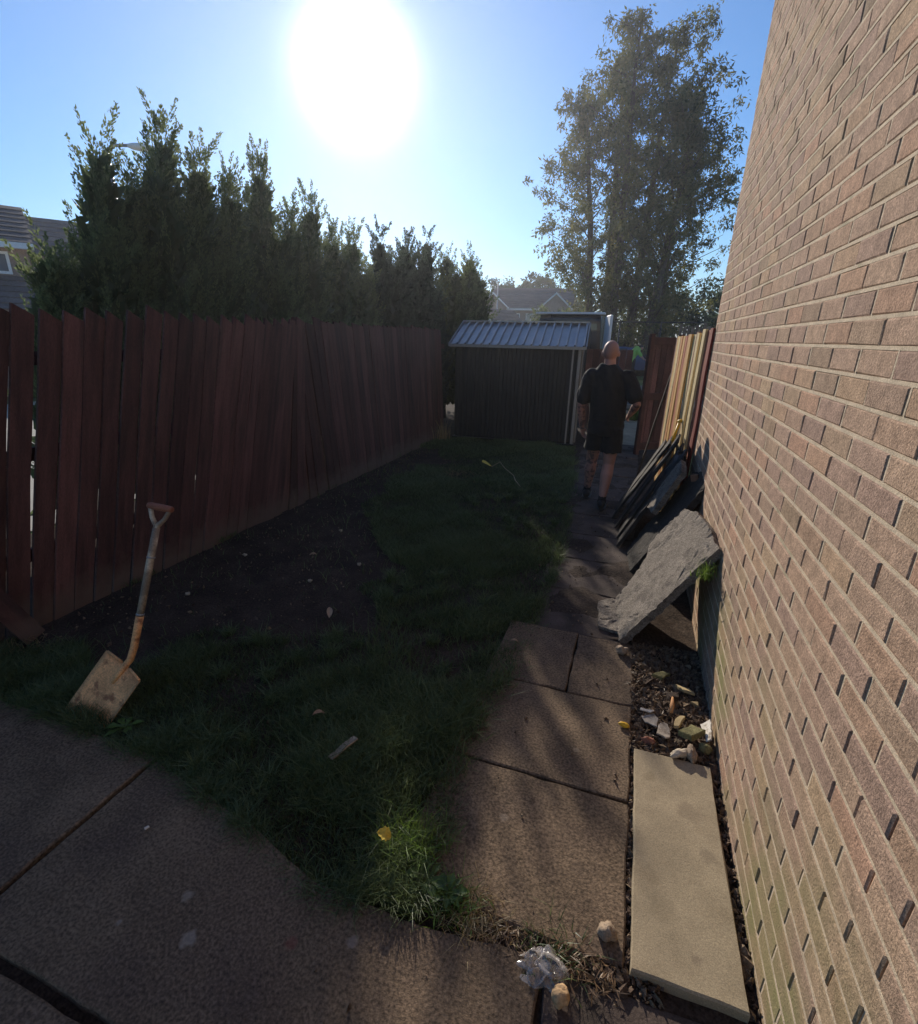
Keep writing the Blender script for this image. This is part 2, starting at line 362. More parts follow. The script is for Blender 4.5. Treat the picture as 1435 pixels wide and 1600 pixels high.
M_BLACK = pm('black_cloth', (.018, .018, .02), rough=.9, var=.2, scale=12, grain=.1, gscale=400, bump=.35, bscale=14)
M_SOCK = pm('dark_sock', (.022, .022, .024), rough=.95, var=.2)
M_SHOE = pm('dark_shoe', (.015, .015, .016), rough=.5, var=.2)
M_HIVIS = pm('hi_vis', (.28, .50, .10), rough=.8, var=.1, bump=.1)
M_TYRE = pm('tyre', (.02, .02, .02), rough=.9, var=.2)
M_CARGLASS = pm('car_glass', (.02, .025, .03), rough=.05, var=0, grain=0, bump=0, spec=.8)
M_CHROME = pm('chrome', (.6, .6, .62), rough=.15, metal=1.0, var=.05, grain=0, bump=0)
M_PLASTIC_BLK = pm('black_plastic', (.02, .02, .022), rough=.45, var=.2, bump=.1)
M_STONE = pm('pebble', (.30, .22, .15), rough=.85, var=.25, scale=20, grain=.3, gscale=200, bump=.4, bscale=90)
M_RUBBLE = pm('rubble', (.15, .105, .07), rough=.95, var=.4, scale=30, grain=.4, gscale=200, bump=.5, bscale=90, tintvar=.6)
M_SHARD = pm('grey_plastic_shard', (.36, .30, .24), rough=.8, var=.3, scale=40, bump=.3, c2=(.16,.12,.09), c2scale=22, c2lo=.54, c2hi=.66)
M_SHARD_W = pm('white_shard', (.62, .56, .48), rough=.75, var=.25, bump=.2, c2=(.22,.17,.12), c2scale=22, c2lo=.54, c2hi=.66)
M_SHARD_T = pm('tan_shard', (.40, .29, .14), rough=.8, var=.2, scale=12, bump=.2)
M_SHARD_G = pm('mossy_tile', (.19, .17, .075), rough=.9, var=.35, scale=25, grain=.3, bump=.5)
M_BONE = pm('pale_stone', (.46, .38, .28), rough=.85, var=.35, scale=20, bump=.2)
M_YELLOW = pm('yellow_plastic', (.75, .42, .03), rough=.45, var=.12, bump=.05)
M_LEAFY = pm('dead_leaf_yellow', (.62, .45, .07), rough=.8, var=.2)
M_LEAFB = pm('dead_leaf_pale', (.38, .27, .18), rough=.85, var=.25)
M_ROPE = pm('pale_stalk', (.40, .34, .20), rough=.9, var=.2)

def paint(name, c, rough=.25):
    return pm(name, c, rough=rough, var=.03, scale=1, grain=0, bump=0, spec=.6)

# ================================================================== SETTING
def sheet(name, x0, x1, y0, y1, z, m, nx=1, ny=1, amp=0.0, sc=1.0):
    xs = np.linspace(x0, x1, nx+1); ys = np.linspace(y0, y1, ny+1)
    V = [(x, y, z + (amp*mnoise.fractal(Vector((x*sc, y*sc, 3.1)), 1.0, 2.0, 4) if amp else 0)) for y in ys for x in xs]
    F = [(j*(nx+1)+i, j*(nx+1)+i+1, (j+1)*(nx+1)+i+1, (j+1)*(nx+1)+i) for j in range(ny) for i in range(nx)]
    return tag(link(name, np_mesh(name, V, F, smooth=True), m), kind='structure')
sheet('ground', -400, 400, -60, 900, -.075, M_GROUND)
sheet('neighbour_paving', -15, -5.35, -2, 14, -.06, M_DRIVE)
sheet('garden_soil', -5.2, .60, -.8, 9.4, -.035, M_SOIL, 90, 150, .018, 2.2)
sheet('outer_path', -.75, .42, 9.41, 14.6, -.03, M_CONC_PALE)
sheet('front_garden_soil', -6, 6, 9.45, 15.2, -.05, M_SOIL, 30, 20, .02, 1.0)
sheet('road', -60, 60, 15.6, 21.8, -.055, M_ASPHALT)
kb = MB()
for k in range(-12, 13): kb.box((k*.915+.004, 15.3, -.07), (k*.915+.911, 15.425, .06), ch=.012)
for k in range(-12, 13): kb.box((k*.915+.004, 21.95, -.07), (k*.915+.911, 22.075, .06), ch=.012)
tag(kb.build('kerb', M_KERB), kind='structure')
sheet('verge', -60, 60, 22.1, 34, -.012, pm('verge_grass', (.14,.17,.05), rough=1, var=.3, scale=3, grain=.3, gscale=25, bump=.5, bscale=30, world=True))

# paving: every slab a piece of its own
def slab_poly(x0, x1, y0, y1, r, jit=.003, step=.07):
    pts = []
    def edge(a, b):
        n = max(2, int((Vector(b)-Vector(a)).length/step))
        for i in range(n):
            t = i/n; p = Vector(a).lerp(Vector(b), t)
            pts.append((p.x + r.uniform(-jit, jit), p.y + r.uniform(-jit, jit)))
    edge((x0, y0), (x1, y0)); edge((x1, y0), (x1, y1)); edge((x1, y1), (x0, y1)); edge((x0, y1), (x0, y0))
    return pts
def paver(parent, x0, x1, y0, y1, z=0.0, m=None, tilt=.004, seed=0, jit=.003):
    r = random.Random(seed)
    cx, cy = (x0+x1)/2, (y0+y1)/2
    poly = slab_poly(x0-cx, x1-cx, y0-cy, y1-cy, r, jit)
    b = MB().prism(poly, -.05, 0, chamfer=.005)
    o = b.build('paving_slab', m, parent)
    o.location = (cx, cy, z); o.rotation_euler = (r.uniform(-tilt, tilt), r.uniform(-tilt, tilt), r.uniform(-.004, .004))
    return o
patio = tag(empty('patio'), kind='structure')
gx = [-4.53, -3.62, -2.715, -1.815, -.905, -.04]
for i in range(3):
    paver(patio, gx[i]+(.007 if i != 4 else .0015), gx[i+1]-(.007 if i != 3 else .0015), .475, 1.205 if i < 3 else (1.085 if i == 3 else .985), random.uniform(-.004, .004), M_CONC, seed=10+i)
for i in range(5):
    paver(patio, gx[i]+.009, gx[i+1]-.009, -.43, .445, random.uniform(-.006, .004), M_CONC, seed=20+i)
_p = [(-1.805, .475), (-.047, .475), (-.047, 1.035), (-.45, .985), (-.85, .985), (-1.17, 1.08), (-1.8, 1.185)]
_r = random.Random(77); _q = []
for _i in range(len(_p)):
    _a, _b = Vector(_p[_i]), Vector(_p[(_i+1) % len(_p)]); _k = max(2, int((_b-_a).length/.06))
    _q += [tuple(_a.lerp(_b, _t/_k)+Vector((_r.uniform(-.004, .004), _r.uniform(-.004, .004)))) for _t in range(_k)]
MB().prism(_q, -.05, .0, chamfer=.005).build('paving_slab', M_CONC, patio)
paver(patio, -.03, .50, .46, 1.03, -.018, M_CONC_DIRTY, seed=31, jit=.012)
paver(patio, -.03, .54, -.43, .44, -.006, M_CONC, seed=32)
path = tag(empty('garden_path'), kind='structure')
ys = [1.085, 1.695, 2.30, 2.90]
paver(path, -.60, -.158, ys[2]+.005, ys[3]-.006, .001, M_CONC, seed=47, tilt=.004, jit=.006)
paver(path, -.146, .188, ys[2]+.006, ys[3]-.006, -.004, M_CONC, seed=48, tilt=.006, jit=.006)
for i in range(2):
    paver(path, -.60, .188, ys[i]+.006, ys[i+1]-.006, random.uniform(-.003, .003), M_CONC, seed=40+i, tilt=.003, jit=.004)
y = 2.9; k = 0
while y < 9.3:
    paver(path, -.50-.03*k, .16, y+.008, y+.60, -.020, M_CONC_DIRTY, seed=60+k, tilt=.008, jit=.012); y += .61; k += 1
sheet('path_mud', -1.2, .60, 2.93, 9.4, -.026, M_MUD, 40, 140, .030, 2.6)
paver(path, .207, .526, 1.085, 2.0, .014, M_CONC_PALE, seed=90, tilt=.002, jit=.002)

# gravelly soil in the strip between path and wall, crumbs everywhere (uncountable)
def crumbs(name, spots, n, smin, smax, m, label, cat):
    ico = [(0,0,1),(1,0,0),(0,1,0),(-1,0,0),(0,-1,0),(0,0,-.6)]
    fi = [(0,1,2),(0,2,3),(0,3,4),(0,4,1),(5,2,1),(5,3,2),(5,4,3),(5,1,4)]
    V = []; F = []; T = []
    for _ in range(n):
        x0, x1, y0, y1, z = spots[rng.choice(len(spots), p=np.array([s[5] for s in spots])/sum(s[5] for s in spots))][:5]
        c = Vector((rng.uniform(x0, x1), rng.uniform(y0, y1), z)); s = smin + (smax-smin)*rng.random()**3
        E_ = Euler((rng.uniform(0, 6), rng.uniform(0, 6), rng.uniform(0, 6))).to_matrix(); b = len(V)
        sc = Vector((s*rng.uniform(.5, 1.5), s*rng.uniform(.5, 1.3), s*rng.uniform(.3, .8)))
        for p in ico:
            q = E_ @ Vector((p[0]*sc.x, p[1]*sc.y, p[2]*sc.z)) * rng.uniform(.75, 1.2); V.append(c+q)
        F += [tuple(b+i for i in f) for f in fi]; T += [rng.random()]*8
    o = link(name, np_mesh(name, V, F, T), m); return tag(o, label, cat, kind='stuff')
crumbs('strip_gravel', [(.18, .56, 1.98, 2.95, -.012, 1.0, ), (.188, .206, 1.05, 2.0, -.02, .08), (.53, .565, 1.0, 2.1, -.02, .08), (.0, .3, 1.03, 1.09, -.015, .05)], 5600, .003, .026, M_RUBBLE, 'dark gravelly soil and crumbs in the strip below the brick wall', 'gravel')
crumbs('soil_crumbs', [(-3.4, -1.4, 1.5, 4.5, -.022, 1.0), (-3.4, -2.4, 4.5, 7.6, -.022, .5), (-.6, .1, 2.9, 9, -.005, .35), (-.9, .2, .6, 2.9, .004, .05)], 3800, .003, .014, M_RUBBLE, 'loose dark soil crumbs over the bare bed beside the fence', 'soil')

# ------------------------------------------------------------------ brick house on the right
XW, YC = .567, 4.98
house = tag(empty('brick_house', (XW, YC, 0)), 'tall brown brick house wall running along the right side of the path', 'house')
hp = Vector((XW, YC, 0))
core = MB()
core.box((.011, -7.5, -.3), (6.0, -.004, 5.1))
co_ = core.build('wall_core', M_MORTAR, house)
rf = MB(); rf.prism([(-.35, 5.0), (6.4, 5.0), (3.0, 7.3)], 0, 7.9, Matrix(((1,0,0,0),(0,0,1,-7.7),(0,1,0,0),(0,0,0,1))))
rf.build('roof', M_TILE, house)
CH, BH, PITCHB, BL = .075, .0648, .225, .2175
# bed joints nearly flush, perpends recessed by differing depths
mb = MB()
for r in range(0, 68):
    z0 = r*CH
    mb.box((.0018, -7.0, z0-CH+BH), (.02, -.002, z0))
mb.build('bed_joint_mortar', M_MORTAR, house)
bricks = []
perp = MB()
for r in range(-2, 68):
    off = 0 if r % 2 == 0 else PITCHB/2
    y = -off
    while y > -6.6:
        ln = BL
        if r % 2 and y == -off: pass
        y1 = y; y0 = y - BL
        bricks.append((r, y0, y1))
        d = random.choice([.0015, .002, .0025, .003, .004, .006]) if r*CH > 1.0 else random.choice([.002, .002, .0025, .003, .004, .005, .007, .0095])
        if r*CH < 4.3: perp.box((d, y0-.0077, r*CH), (.02, y0+.0002, r*CH+BH))
        y -= PITCHB
    if r % 2: bricks.append((r, -PITCHB/2+.010+.0, 0))
perp.build('perpend_mortar', M_MORTAR, house)
def proj(P):
    d = P - EYE; z = d.dot(FW)
    if z < .1: return None
    return (717.5 + FPX*d.dot(RT)/z, 800 - FPX*d.dot(UU)/z)
def brick_area(b):
    r, y0, y1 = b
    q = []
    for (y, z) in ((y0, r*CH), (y1, r*CH), (y1, r*CH+BH), (y0, r*CH+BH)):
        p = proj(hp + Vector((0, y, z)))
        if p is None: return 0
        q.append(p)
    cx = sum(a[0] for a in q)/4; cy = sum(a[1] for a in q)/4
    if not (-10 < cx < 1445 and -10 < cy < 1610): return 0
    return abs(sum(q[i][0]*q[(i+1) % 4][1]-q[(i+1) % 4][0]*q[i][1] for i in range(4)))/2
def brick_verts(L, seed):
    r = random.Random(seed); c = .0045
    j = lambda s=.0022: r.uniform(-s, s)
    a = [(0, 0), (0, L), (BH, L), (BH, 0)]
    front = [(j(.0008), L*.5 + (y-L*.5)*(1-2*c/L)+j(), BH*.5+(z-BH*.5)*(1-2*c/BH)+j()) for z, y in a]
    mid = [(c*.8, y+j(), z+j(.001)) for z, y in a]
    back = [(.03, y, z) for z, y in a]
    V = front+mid+back; F = [(3, 2, 1, 0)[::-1]]
    for b in (0, 4):
        for i in range(4):
            k = (i+1) % 4; F.append((b+i, b+4+i, b+4+k, b+k))
    return V, F
order = sorted(range(len(bricks)), key=lambda i: -brick_area(bricks[i]))
single = set(order[:300])
var_me = {}
sv, sf, st = [], [], []
for i, (r, y0, y1) in enumerate(bricks):
    L_ = round(y1-y0, 4); dx = random.gauss(0, .0011); rt = random.gauss(0, .004)
    if i in single:
        key = (L_, i % 6)
        if key not in var_me:
            V, F = brick_verts(L_, i % 6); me = bpy.data.meshes.new('brick'); me.from_pydata(V, [], F); me.materials.append(M_BRICK); var_me[key] = me
        o = bpy.data.objects.new('brick', var_me[key]); col.objects.link(o); o.parent = house
        o.location = (dx, y0, r*CH); o.rotation_euler = (random.gauss(0, .003), 0, rt*.6)
    else:
        V, F = brick_verts(L_, i % 6); b = len(sv)
        sv += [(x+dx, y+y0, z+r*CH) for x, y, z in V]; sf += [tuple(b+k for k in f) for f in F]; st += [random.random()]*len(F)
o = link('bricks_beyond', np_mesh('bricks_beyond', sv, sf, st), M_BRICK, house); tag(o, kind='stuff')

# ------------------------------------------------------------------ red-brown board fence on the left
fence = tag(empty('board_fence', (-3.45, 1.2, 0)), 'long dark red-brown board fence with leaning boards along the left side of the lawn', 'fence')
fr = Vector((-3.45, 1.2, 0))
def shear(y):
    t = min(1, max(0, (y-4.05)/1.0)); t = t*t*(3-2*t)
    return .40*(1-t) + (-.27)*t
def board_mesh(seed, w=.146):
    r = random.Random(seed); n = 6
    V = []; F = []
    for k in range(n+1):
        z = 1.9*k/n
        for s in (-1, 1):
            yy = s*w/2 + r.uniform(-.0025, .0025) + .004*math.sin(k*1.3+seed)
            zz = z + (s*(-.02)+r.uniform(-.004, .004) if k == n else (r.uniform(-.015, .01) if k == 0 else 0))
            V += [(.009, yy, zz), (-.009, yy, zz)]
    for k in range(n):
        a = k*4; b = a+4
        F += [(a, a+2, b+2, b), (a+3, a+1, b+1, b+3), (a+1, a, b, b+1), (a+2, a+3, b+3, b+2)]
    F += [(1, 3, 2, 0), (n*4, n*4+2, n*4+3, n*4+1)]
    me = bpy.data.meshes.new('board'); me.from_pydata(V, [], F); me.materials.append(M_FENCE); return me
bms = [board_mesh(s, .119) for s in range(7)]; bmw = [board_mesh(s, .1345) for s in range(7)]
y = .55; i = 0
while y < 9.0:
    s = shear(y) + max(-.008, min(.008, random.gauss(0, .005)))
    lean = .13*(1-min(1, max(0, (y-3.6)/1.5))) + .02
    o = bpy.data.objects.new('board', bms[i % 7] if y < 3.2 or random.random() < .25 else bmw[i % 7]); col.objects.link(o); o.parent = fence
    h = random.gauss(1.0, .008) * (1.925/1.9)
    xx = -3.5 + (.06 if y > 2.6 else .06*(y-1.2)/1.4) + random.uniform(-.006, .006) + (.02*((i % 3)-1) if 4.1 < y < 5.1 else 0)
    ax = Vector((lean, s, 1.9)).normalized()
    yv = Vector((random.gauss(0, .02), 1, 0)); yv = (yv - ax*yv.dot(ax)).normalized(); xv = yv.cross(ax)
    Mx = Matrix(((xv.x, yv.x, ax.x*h*1.03, xx-fr.x), (xv.y, yv.y, ax.y*h*1.03, y-fr.y), (xv.z, yv.z, ax.z*h*1.03, -.05), (0, 0, 0, 1)))
    o.matrix_local = Mx
    y += random.gauss(.1362, .003) if y < 4.2 else random.gauss(.1355, .003); i += 1
rl = MB()
for z in (.42, 1.05, 1.62):
    rl = MB()
    k = z/1.9
    rl.box((-.035, -.6, -.04), (.0, 7.8, .04))
    o = rl.build('rail', M_FENCE_RAIL, fence); o.location = (-.085+.06*k, shear(2)*k*.4, z)
for yy in (.3, 2.6, 4.9, 7.2):
    pb = MB().box((-.05, -.05, -.3), (.05, .05, 1.78), ch=.006); o = pb.build('post', M_FENCE_RAIL, fence); o.location = (-.18, yy, 0)
# short brace board at the near end
br = MB().box((-.01, -.06, 0), (.012, .06, 1.15)); o = br.build('brace', M_FENCE, fence)
o.location = (.12, .45, -.02); o.rotation_euler = (rad(22), 0, 0)

# ------------------------------------------------------------------ lawn
SOIL = [(-3.5,1.62),(-2.546,1.591),(-2.363,2.077),(-1.475,2.38),(-1.65,3.0),(-1.851,3.637),(-2.5,4.2),(-2.85,5.6),(-2.662,7.179),(-3.355,7.9),(-3.6,7.9)]
def inside(px, py, poly):
    c = np.zeros(len(px), bool); n = len(poly)
    for i in range(n):
        x1, y1 = poly[i]; x2, y2 = poly[(i+1) % n]
        cond = (y1 > py) != (y2 > py)
        xi = (x2-x1)*(py-y1)/((y2-y1) if y2 != y1 else 1e-9)+x1
        c ^= cond & (px < xi)
    return c
def blades(px, py, pz, h, wd, lean_mag, tint, seed=0):
    r = np.random.default_rng(seed); n = len(px)
    a = r.uniform(0, 2*np.pi, n); dx = np.cos(a); dy = np.sin(a)
    la = r.uniform(0, 2*np.pi, n); lm = lean_mag*h*r.uniform(.3, 1.3, n); lx = np.cos(la)*lm; ly = np.sin(la)*lm
    V = np.zeros((n, 5, 3))
    for k, (s, t) in enumerate(((-1, 0), (1, 0), (-.75, .55), (.75, .55), (0, 1))):
        V[:, k, 0] = px + dx*wd*s*.5 + lx*t**1.8; V[:, k, 1] = py + dy*wd*s*.5 + ly*t**1.8
        V[:, k, 2] = pz + h*(t - .35*lean_mag*t*t)
    b = (np.arange(n)*5)[:, None]
    F = np.concatenate([b+np.array([[0, 1, 3]]), b+np.array([[0, 3, 2]]), b+np.array([[2, 3, 4]])], 1).reshape(-1, 3)
    return V.reshape(-1, 3), F, np.repeat(tint, 3)
def lawn():
    n = 640000
    r = np.random.default_rng(3)
    y = 1.0 + 7.9*r.random(n)**1.6; x = r.uniform(-3.45, -.36, n)
    edge = np.interp(y, [1.0, 1.2, 1.33, 1.54, 1.8, 2.28, 2.8, 3.9, 5.3, 7.8, 8.9], [-.50, -.52, -.50, -.55, -.56, -.50, -.45, -.46, -.53, -.8, -.95])
    front = np.interp(x, [-3.5, -2.5, -1.8, -1.17, -.84, -.48, -.3], [1.23, 1.235, 1.19, 1.09, .99, .99, 1.06])
    keep = (x < edge + r.normal(0, .045, n)) & (y > front + r.normal(0, .022, n) - .02)
    q = np.array([mnoise.noise(Vector((a*1.7, b*1.7, 0))) + .6*mnoise.noise(Vector((a*5, b*5, 4))) for a, b in zip(x[::1], y[::1])]) if n < 10 else None
    # cheap clump field
    g = np.zeros(n)
    for (fx, fy, ph, am) in ((2.1, 1.3, .3, 1), (-1.1, 2.7, 1.9, 1), (4.3, 3.1, .7, .7), (-3.7, 5.2, 2.2, .7), (9.1, -6.3, 1.1, .5), (7.7, 8.9, 3.0, .5), (17, -13, .2, .35), (-14, 19, 2.4, .35)):
        g += am*np.sin(fx*x+fy*y+ph)
    g /= 2.2
    ins = inside(x + .10*np.sin(y*7)+.05*np.sin(x*13), y + .08*np.sin(x*9), SOIL)
    thin = (np.abs(x+1.3) < .55) & (np.abs(y-2.35) < .25)
    pk = np.clip(.62+.38*g, .12, 1)
    pk[ins] *= .015; pk[thin & ~ins] *= .25
    pk *= np.interp(y, [1, 3, 9], [.62, .6, .75])
    keep &= r.random(n) < pk
    x, y, g = x[keep], y[keep], g[keep]; m = len(x)
    h = (.052 + .055*np.clip(g+.4, 0, 1.6)) * r.uniform(.45, 1.3, m) * np.interp(y, [1, 3, 9], [1.15, 1, .9])
    z = np.full(m, -.03)
    wd = np.interp(y, [1, 3, 9], [.0032, .005, .010])*r.uniform(.7, 1.3, m)
    V, F, T = blades(x, y, z, h, wd, .75, np.clip(.4+.2*g+r.normal(0, .22, m), 0, 1), 5)
    # longer blades flopping over the paving along the two edges
    ne = 15000; t = r.random(ne)
    fx = -3.4+2.75*t; fy = np.interp(fx, [-3.5, -2.5, -1.8, -1.17, -.84, -.48, -.3], [1.21, 1.215, 1.18, 1.07, .97, .97, 1.04])
    py_ = 1.05+4.2*t**1.4; px_ = np.interp(py_, [1.0, 1.2, 1.33, 1.54, 1.8, 2.28, 2.8, 3.9, 5.3], [-.50, -.50, -.49, -.54, -.55, -.49, -.45, -.46, -.53])
    side = r.random(ne) < .55
    cl = .5+.5*np.sin(31*t+3*np.sin(17*t))
    ex = np.where(side, fx, px_)+r.normal(0, .022, ne); ey = np.where(side, fy, py_)+r.normal(0, .02, ne)
    kk = r.random(ne) < .35+.65*cl; ex, ey, cl = ex[kk], ey[kk], cl[kk]; ne = len(ex)
    V2, F2, T2 = blades(ex, ey, np.full(ne, -.03), (.06+.05*cl)*r.uniform(.5, 1.25, ne), .0036*r.uniform(.7, 1.3, ne), .95, np.clip(r.normal(.5, .25, ne), 0, 1), 6)
    F2 = F2+len(V); V = np.concatenate([V, V2]); F = np.concatenate([F, F2]); T = np.concatenate([T, T2])
    nt_ = 170; tx = r.uniform(-3.2, -.62, nt_); ty = 1.15+5.0*r.random(nt_)**1.7
    ok = ~inside(tx, ty, SOIL) & (ty > np.interp(tx, [-3.5, -2.5, -1.8, -1.17, -.84, -.48], [1.26, 1.26, 1.22, 1.12, 1.03, 1.03])); tx, ty = tx[ok], ty[ok]
    for a_, b_ in zip(tx, ty):
        q = r.integers(70, 150); rr = .035*np.sqrt(r.random(q)); aa = r.uniform(0, 6.28, q); sz = r.uniform(.075, .145)
        V2, F2, T2 = blades(a_+rr*np.cos(aa), b_+rr*np.sin(aa), np.full(q, -.03), sz*r.uniform(.5, 1.15, q), np.interp(b_, [1, 3, 7], [.0036, .005, .009])*r.uniform(.7, 1.3, q), .95, np.clip(r.normal(.62, .25, q), 0, 1), int(r.integers(1e6)))
        F = np.concatenate([F, F2+len(V)]); V = np.concatenate([V, V2]); T = np.concatenate([T, T2])
    o = link('lawn_grass', np_mesh('lawn_grass', V, F, T), M_GRASS)
    return tag(o, 'shaggy dark green lawn between the board fence and the path', 'grass', kind='stuff')
lawn()
def tuft(name, x, y, n, sp, h, lean, m, label, wd=.004, z=-.02, cat='grass tuft', seed=1, cx=0, cy=0):
    r = np.random.default_rng(seed)
    px = r.normal(0, sp, n); py = r.normal(0, sp*.8, n)
    V, F, T = blades(px, py, np.zeros(n), h*r.uniform(.5, 1.2, n), wd*r.uniform(.7, 1.3, n), lean, r.random(n), seed)
    V[:, 0] += cx*np.clip(V[:, 2], 0, 1); V[:, 1] += cy*np.clip(V[:, 2], 0, 1)
    o = link(name, np_mesh(name, V, F, T), m); o.location = (x, y, z)
    return tag(o, label, cat)
tuft('grass_tuft', .50, 2.83, 90, .028, .15, .9, M_WEED, 'green grass tuft growing by the wall at the leaning slab corner', z=.55)
tuft('grass_tuft', -.58, 1.22, 420, .06, .13, .8, M_WEED, 'pale green grass tuft at the lawn corner beside the path', seed=2)
tuft('grass_tuft', -.36, 1.08, 260, .045, .085, 1.0, M_WEED, 'bright green grass tuft spilling over the patio corner joint', seed=3)
tuft('dry_grass_tuft', -.29, 1.075, 420, .05, .06, 1.2, M_STRAW, 'dried brown grass in the joint right of the green tuft', seed=4)
tuft('grass_tuft', -.02, 1.06, 150, .055, .07, 1.1, M_GRASS, 'sparse dark grass in the joint above the plastic bag', seed=5)
tuft('grass_tuft', .16, 12.9, 300, .14, .32, .7, M_WEED, 'sunlit green weed clump beside the outer path past the man', wd=.02, seed=6)
tuft('dry_grass_tuft', -3.28, 1.5, 160, .10, .10, 1.3, M_STRAW, 'withered grass at the foot of the fence near the spade', seed=8)
tuft('dry_grass_tuft', -2.4, 6.25, 220, .22, .10, 1.6, M_STRAW, 'pile of dead straw stalks lying on the far lawn by the fence', seed=9, wd=.006)
tuft('dry_grass_tuft', -3.28, 8.55, 60, .10, .42, .35, M_STRAW, 'tall dry stalks standing at the left foot of the shed', seed=10, wd=.012)

def litter():
    r = np.random.default_rng(41); n = 1500
    x = np.where(r.random(n) < .55, r.uniform(.17, .55, n), r.uniform(-.3, .2, n)); y = np.where(x > .17, r.uniform(2.0, 2.9, n), r.uniform(1.0, 1.1, n))
    a = r.uniform(0, 6.28, n); L_ = r.uniform(.012, .05, n); w_ = r.uniform(.0015, .005, n); z = np.where(x > .17, r.uniform(-.005, .02, n), r.uniform(-.01, .008, n))
    d = np.stack([np.cos(a), np.sin(a), r.normal(0, .25, n)], 1); s_ = np.stack([-np.sin(a), np.cos(a), r.normal(0, .3, n)], 1)
    V, F = kites(np.stack([x, y, z], 1), d, s_, L_, w_)
    tag(link('dry_litter', np_mesh('dry_litter', V, F, r.random(n)), M_LITTER), 'dry leaf and twig litter scattered over the soil strip by the wall', 'litter', kind='stuff')
def weed(name, loc, n, ln, label, seed):
    r = random.Random(seed); V = []; F = []; T = []
    for k in range(n):
        a = 2*math.pi*k/n + r.uniform(-.3, .3); l = ln*r.uniform(.6, 1.15); up = r.uniform(.25, .8); b = len(V); w_ = l*r.uniform(.11, .17)
        for i in range(6):
            t = i/5; x = l*t*math.cos(a); y = l*t*math.sin(a); z = l*(up*t - .75*up*t*t)+.005
            ww = w_*(.25+math.sin(math.pi*min(1, t*1.02)**1.5)) * (1.25 if i % 2 else .8) * (0.05 if i == 5 else 1)
            V += [(x-ww*math.sin(a), y+ww*math.cos(a), z+ww*.3), (x, y, z-.002), (x+ww*math.sin(a), y-ww*math.cos(a), z+ww*.3)]
        for i in range(5):
            q = b+i*3; F += [(q, q+1, q+4, q+3), (q+1, q+2, q+5, q+4)]; tt = r.random(); T += [tt, tt]
    o = link(name, np_mesh(name, V, F, T, True), M_WEED); o.location = loc
    return tag(o, label, 'weed')
weed('dandelion_plant', (-.47, 1.12, 0), 14, .085, 'broad-leaved dandelion rosette at the lawn corner between patio and path', 1)
weed('dandelion_plant', (-.66, 1.06, -.01), 7, .075, 'small dandelion rosette on the lawn edge left of the bright tuft', 2)
weed('dandelion_plant', (-.39, 1.10, 0), 12, .07, 'sunlit leafy weed beside the dried grass in the joint', 3)
weed('dandelion_plant', (-2.1, 1.28, 0), 7, .09, 'little pale weed growing just right of the spade blade', 4)

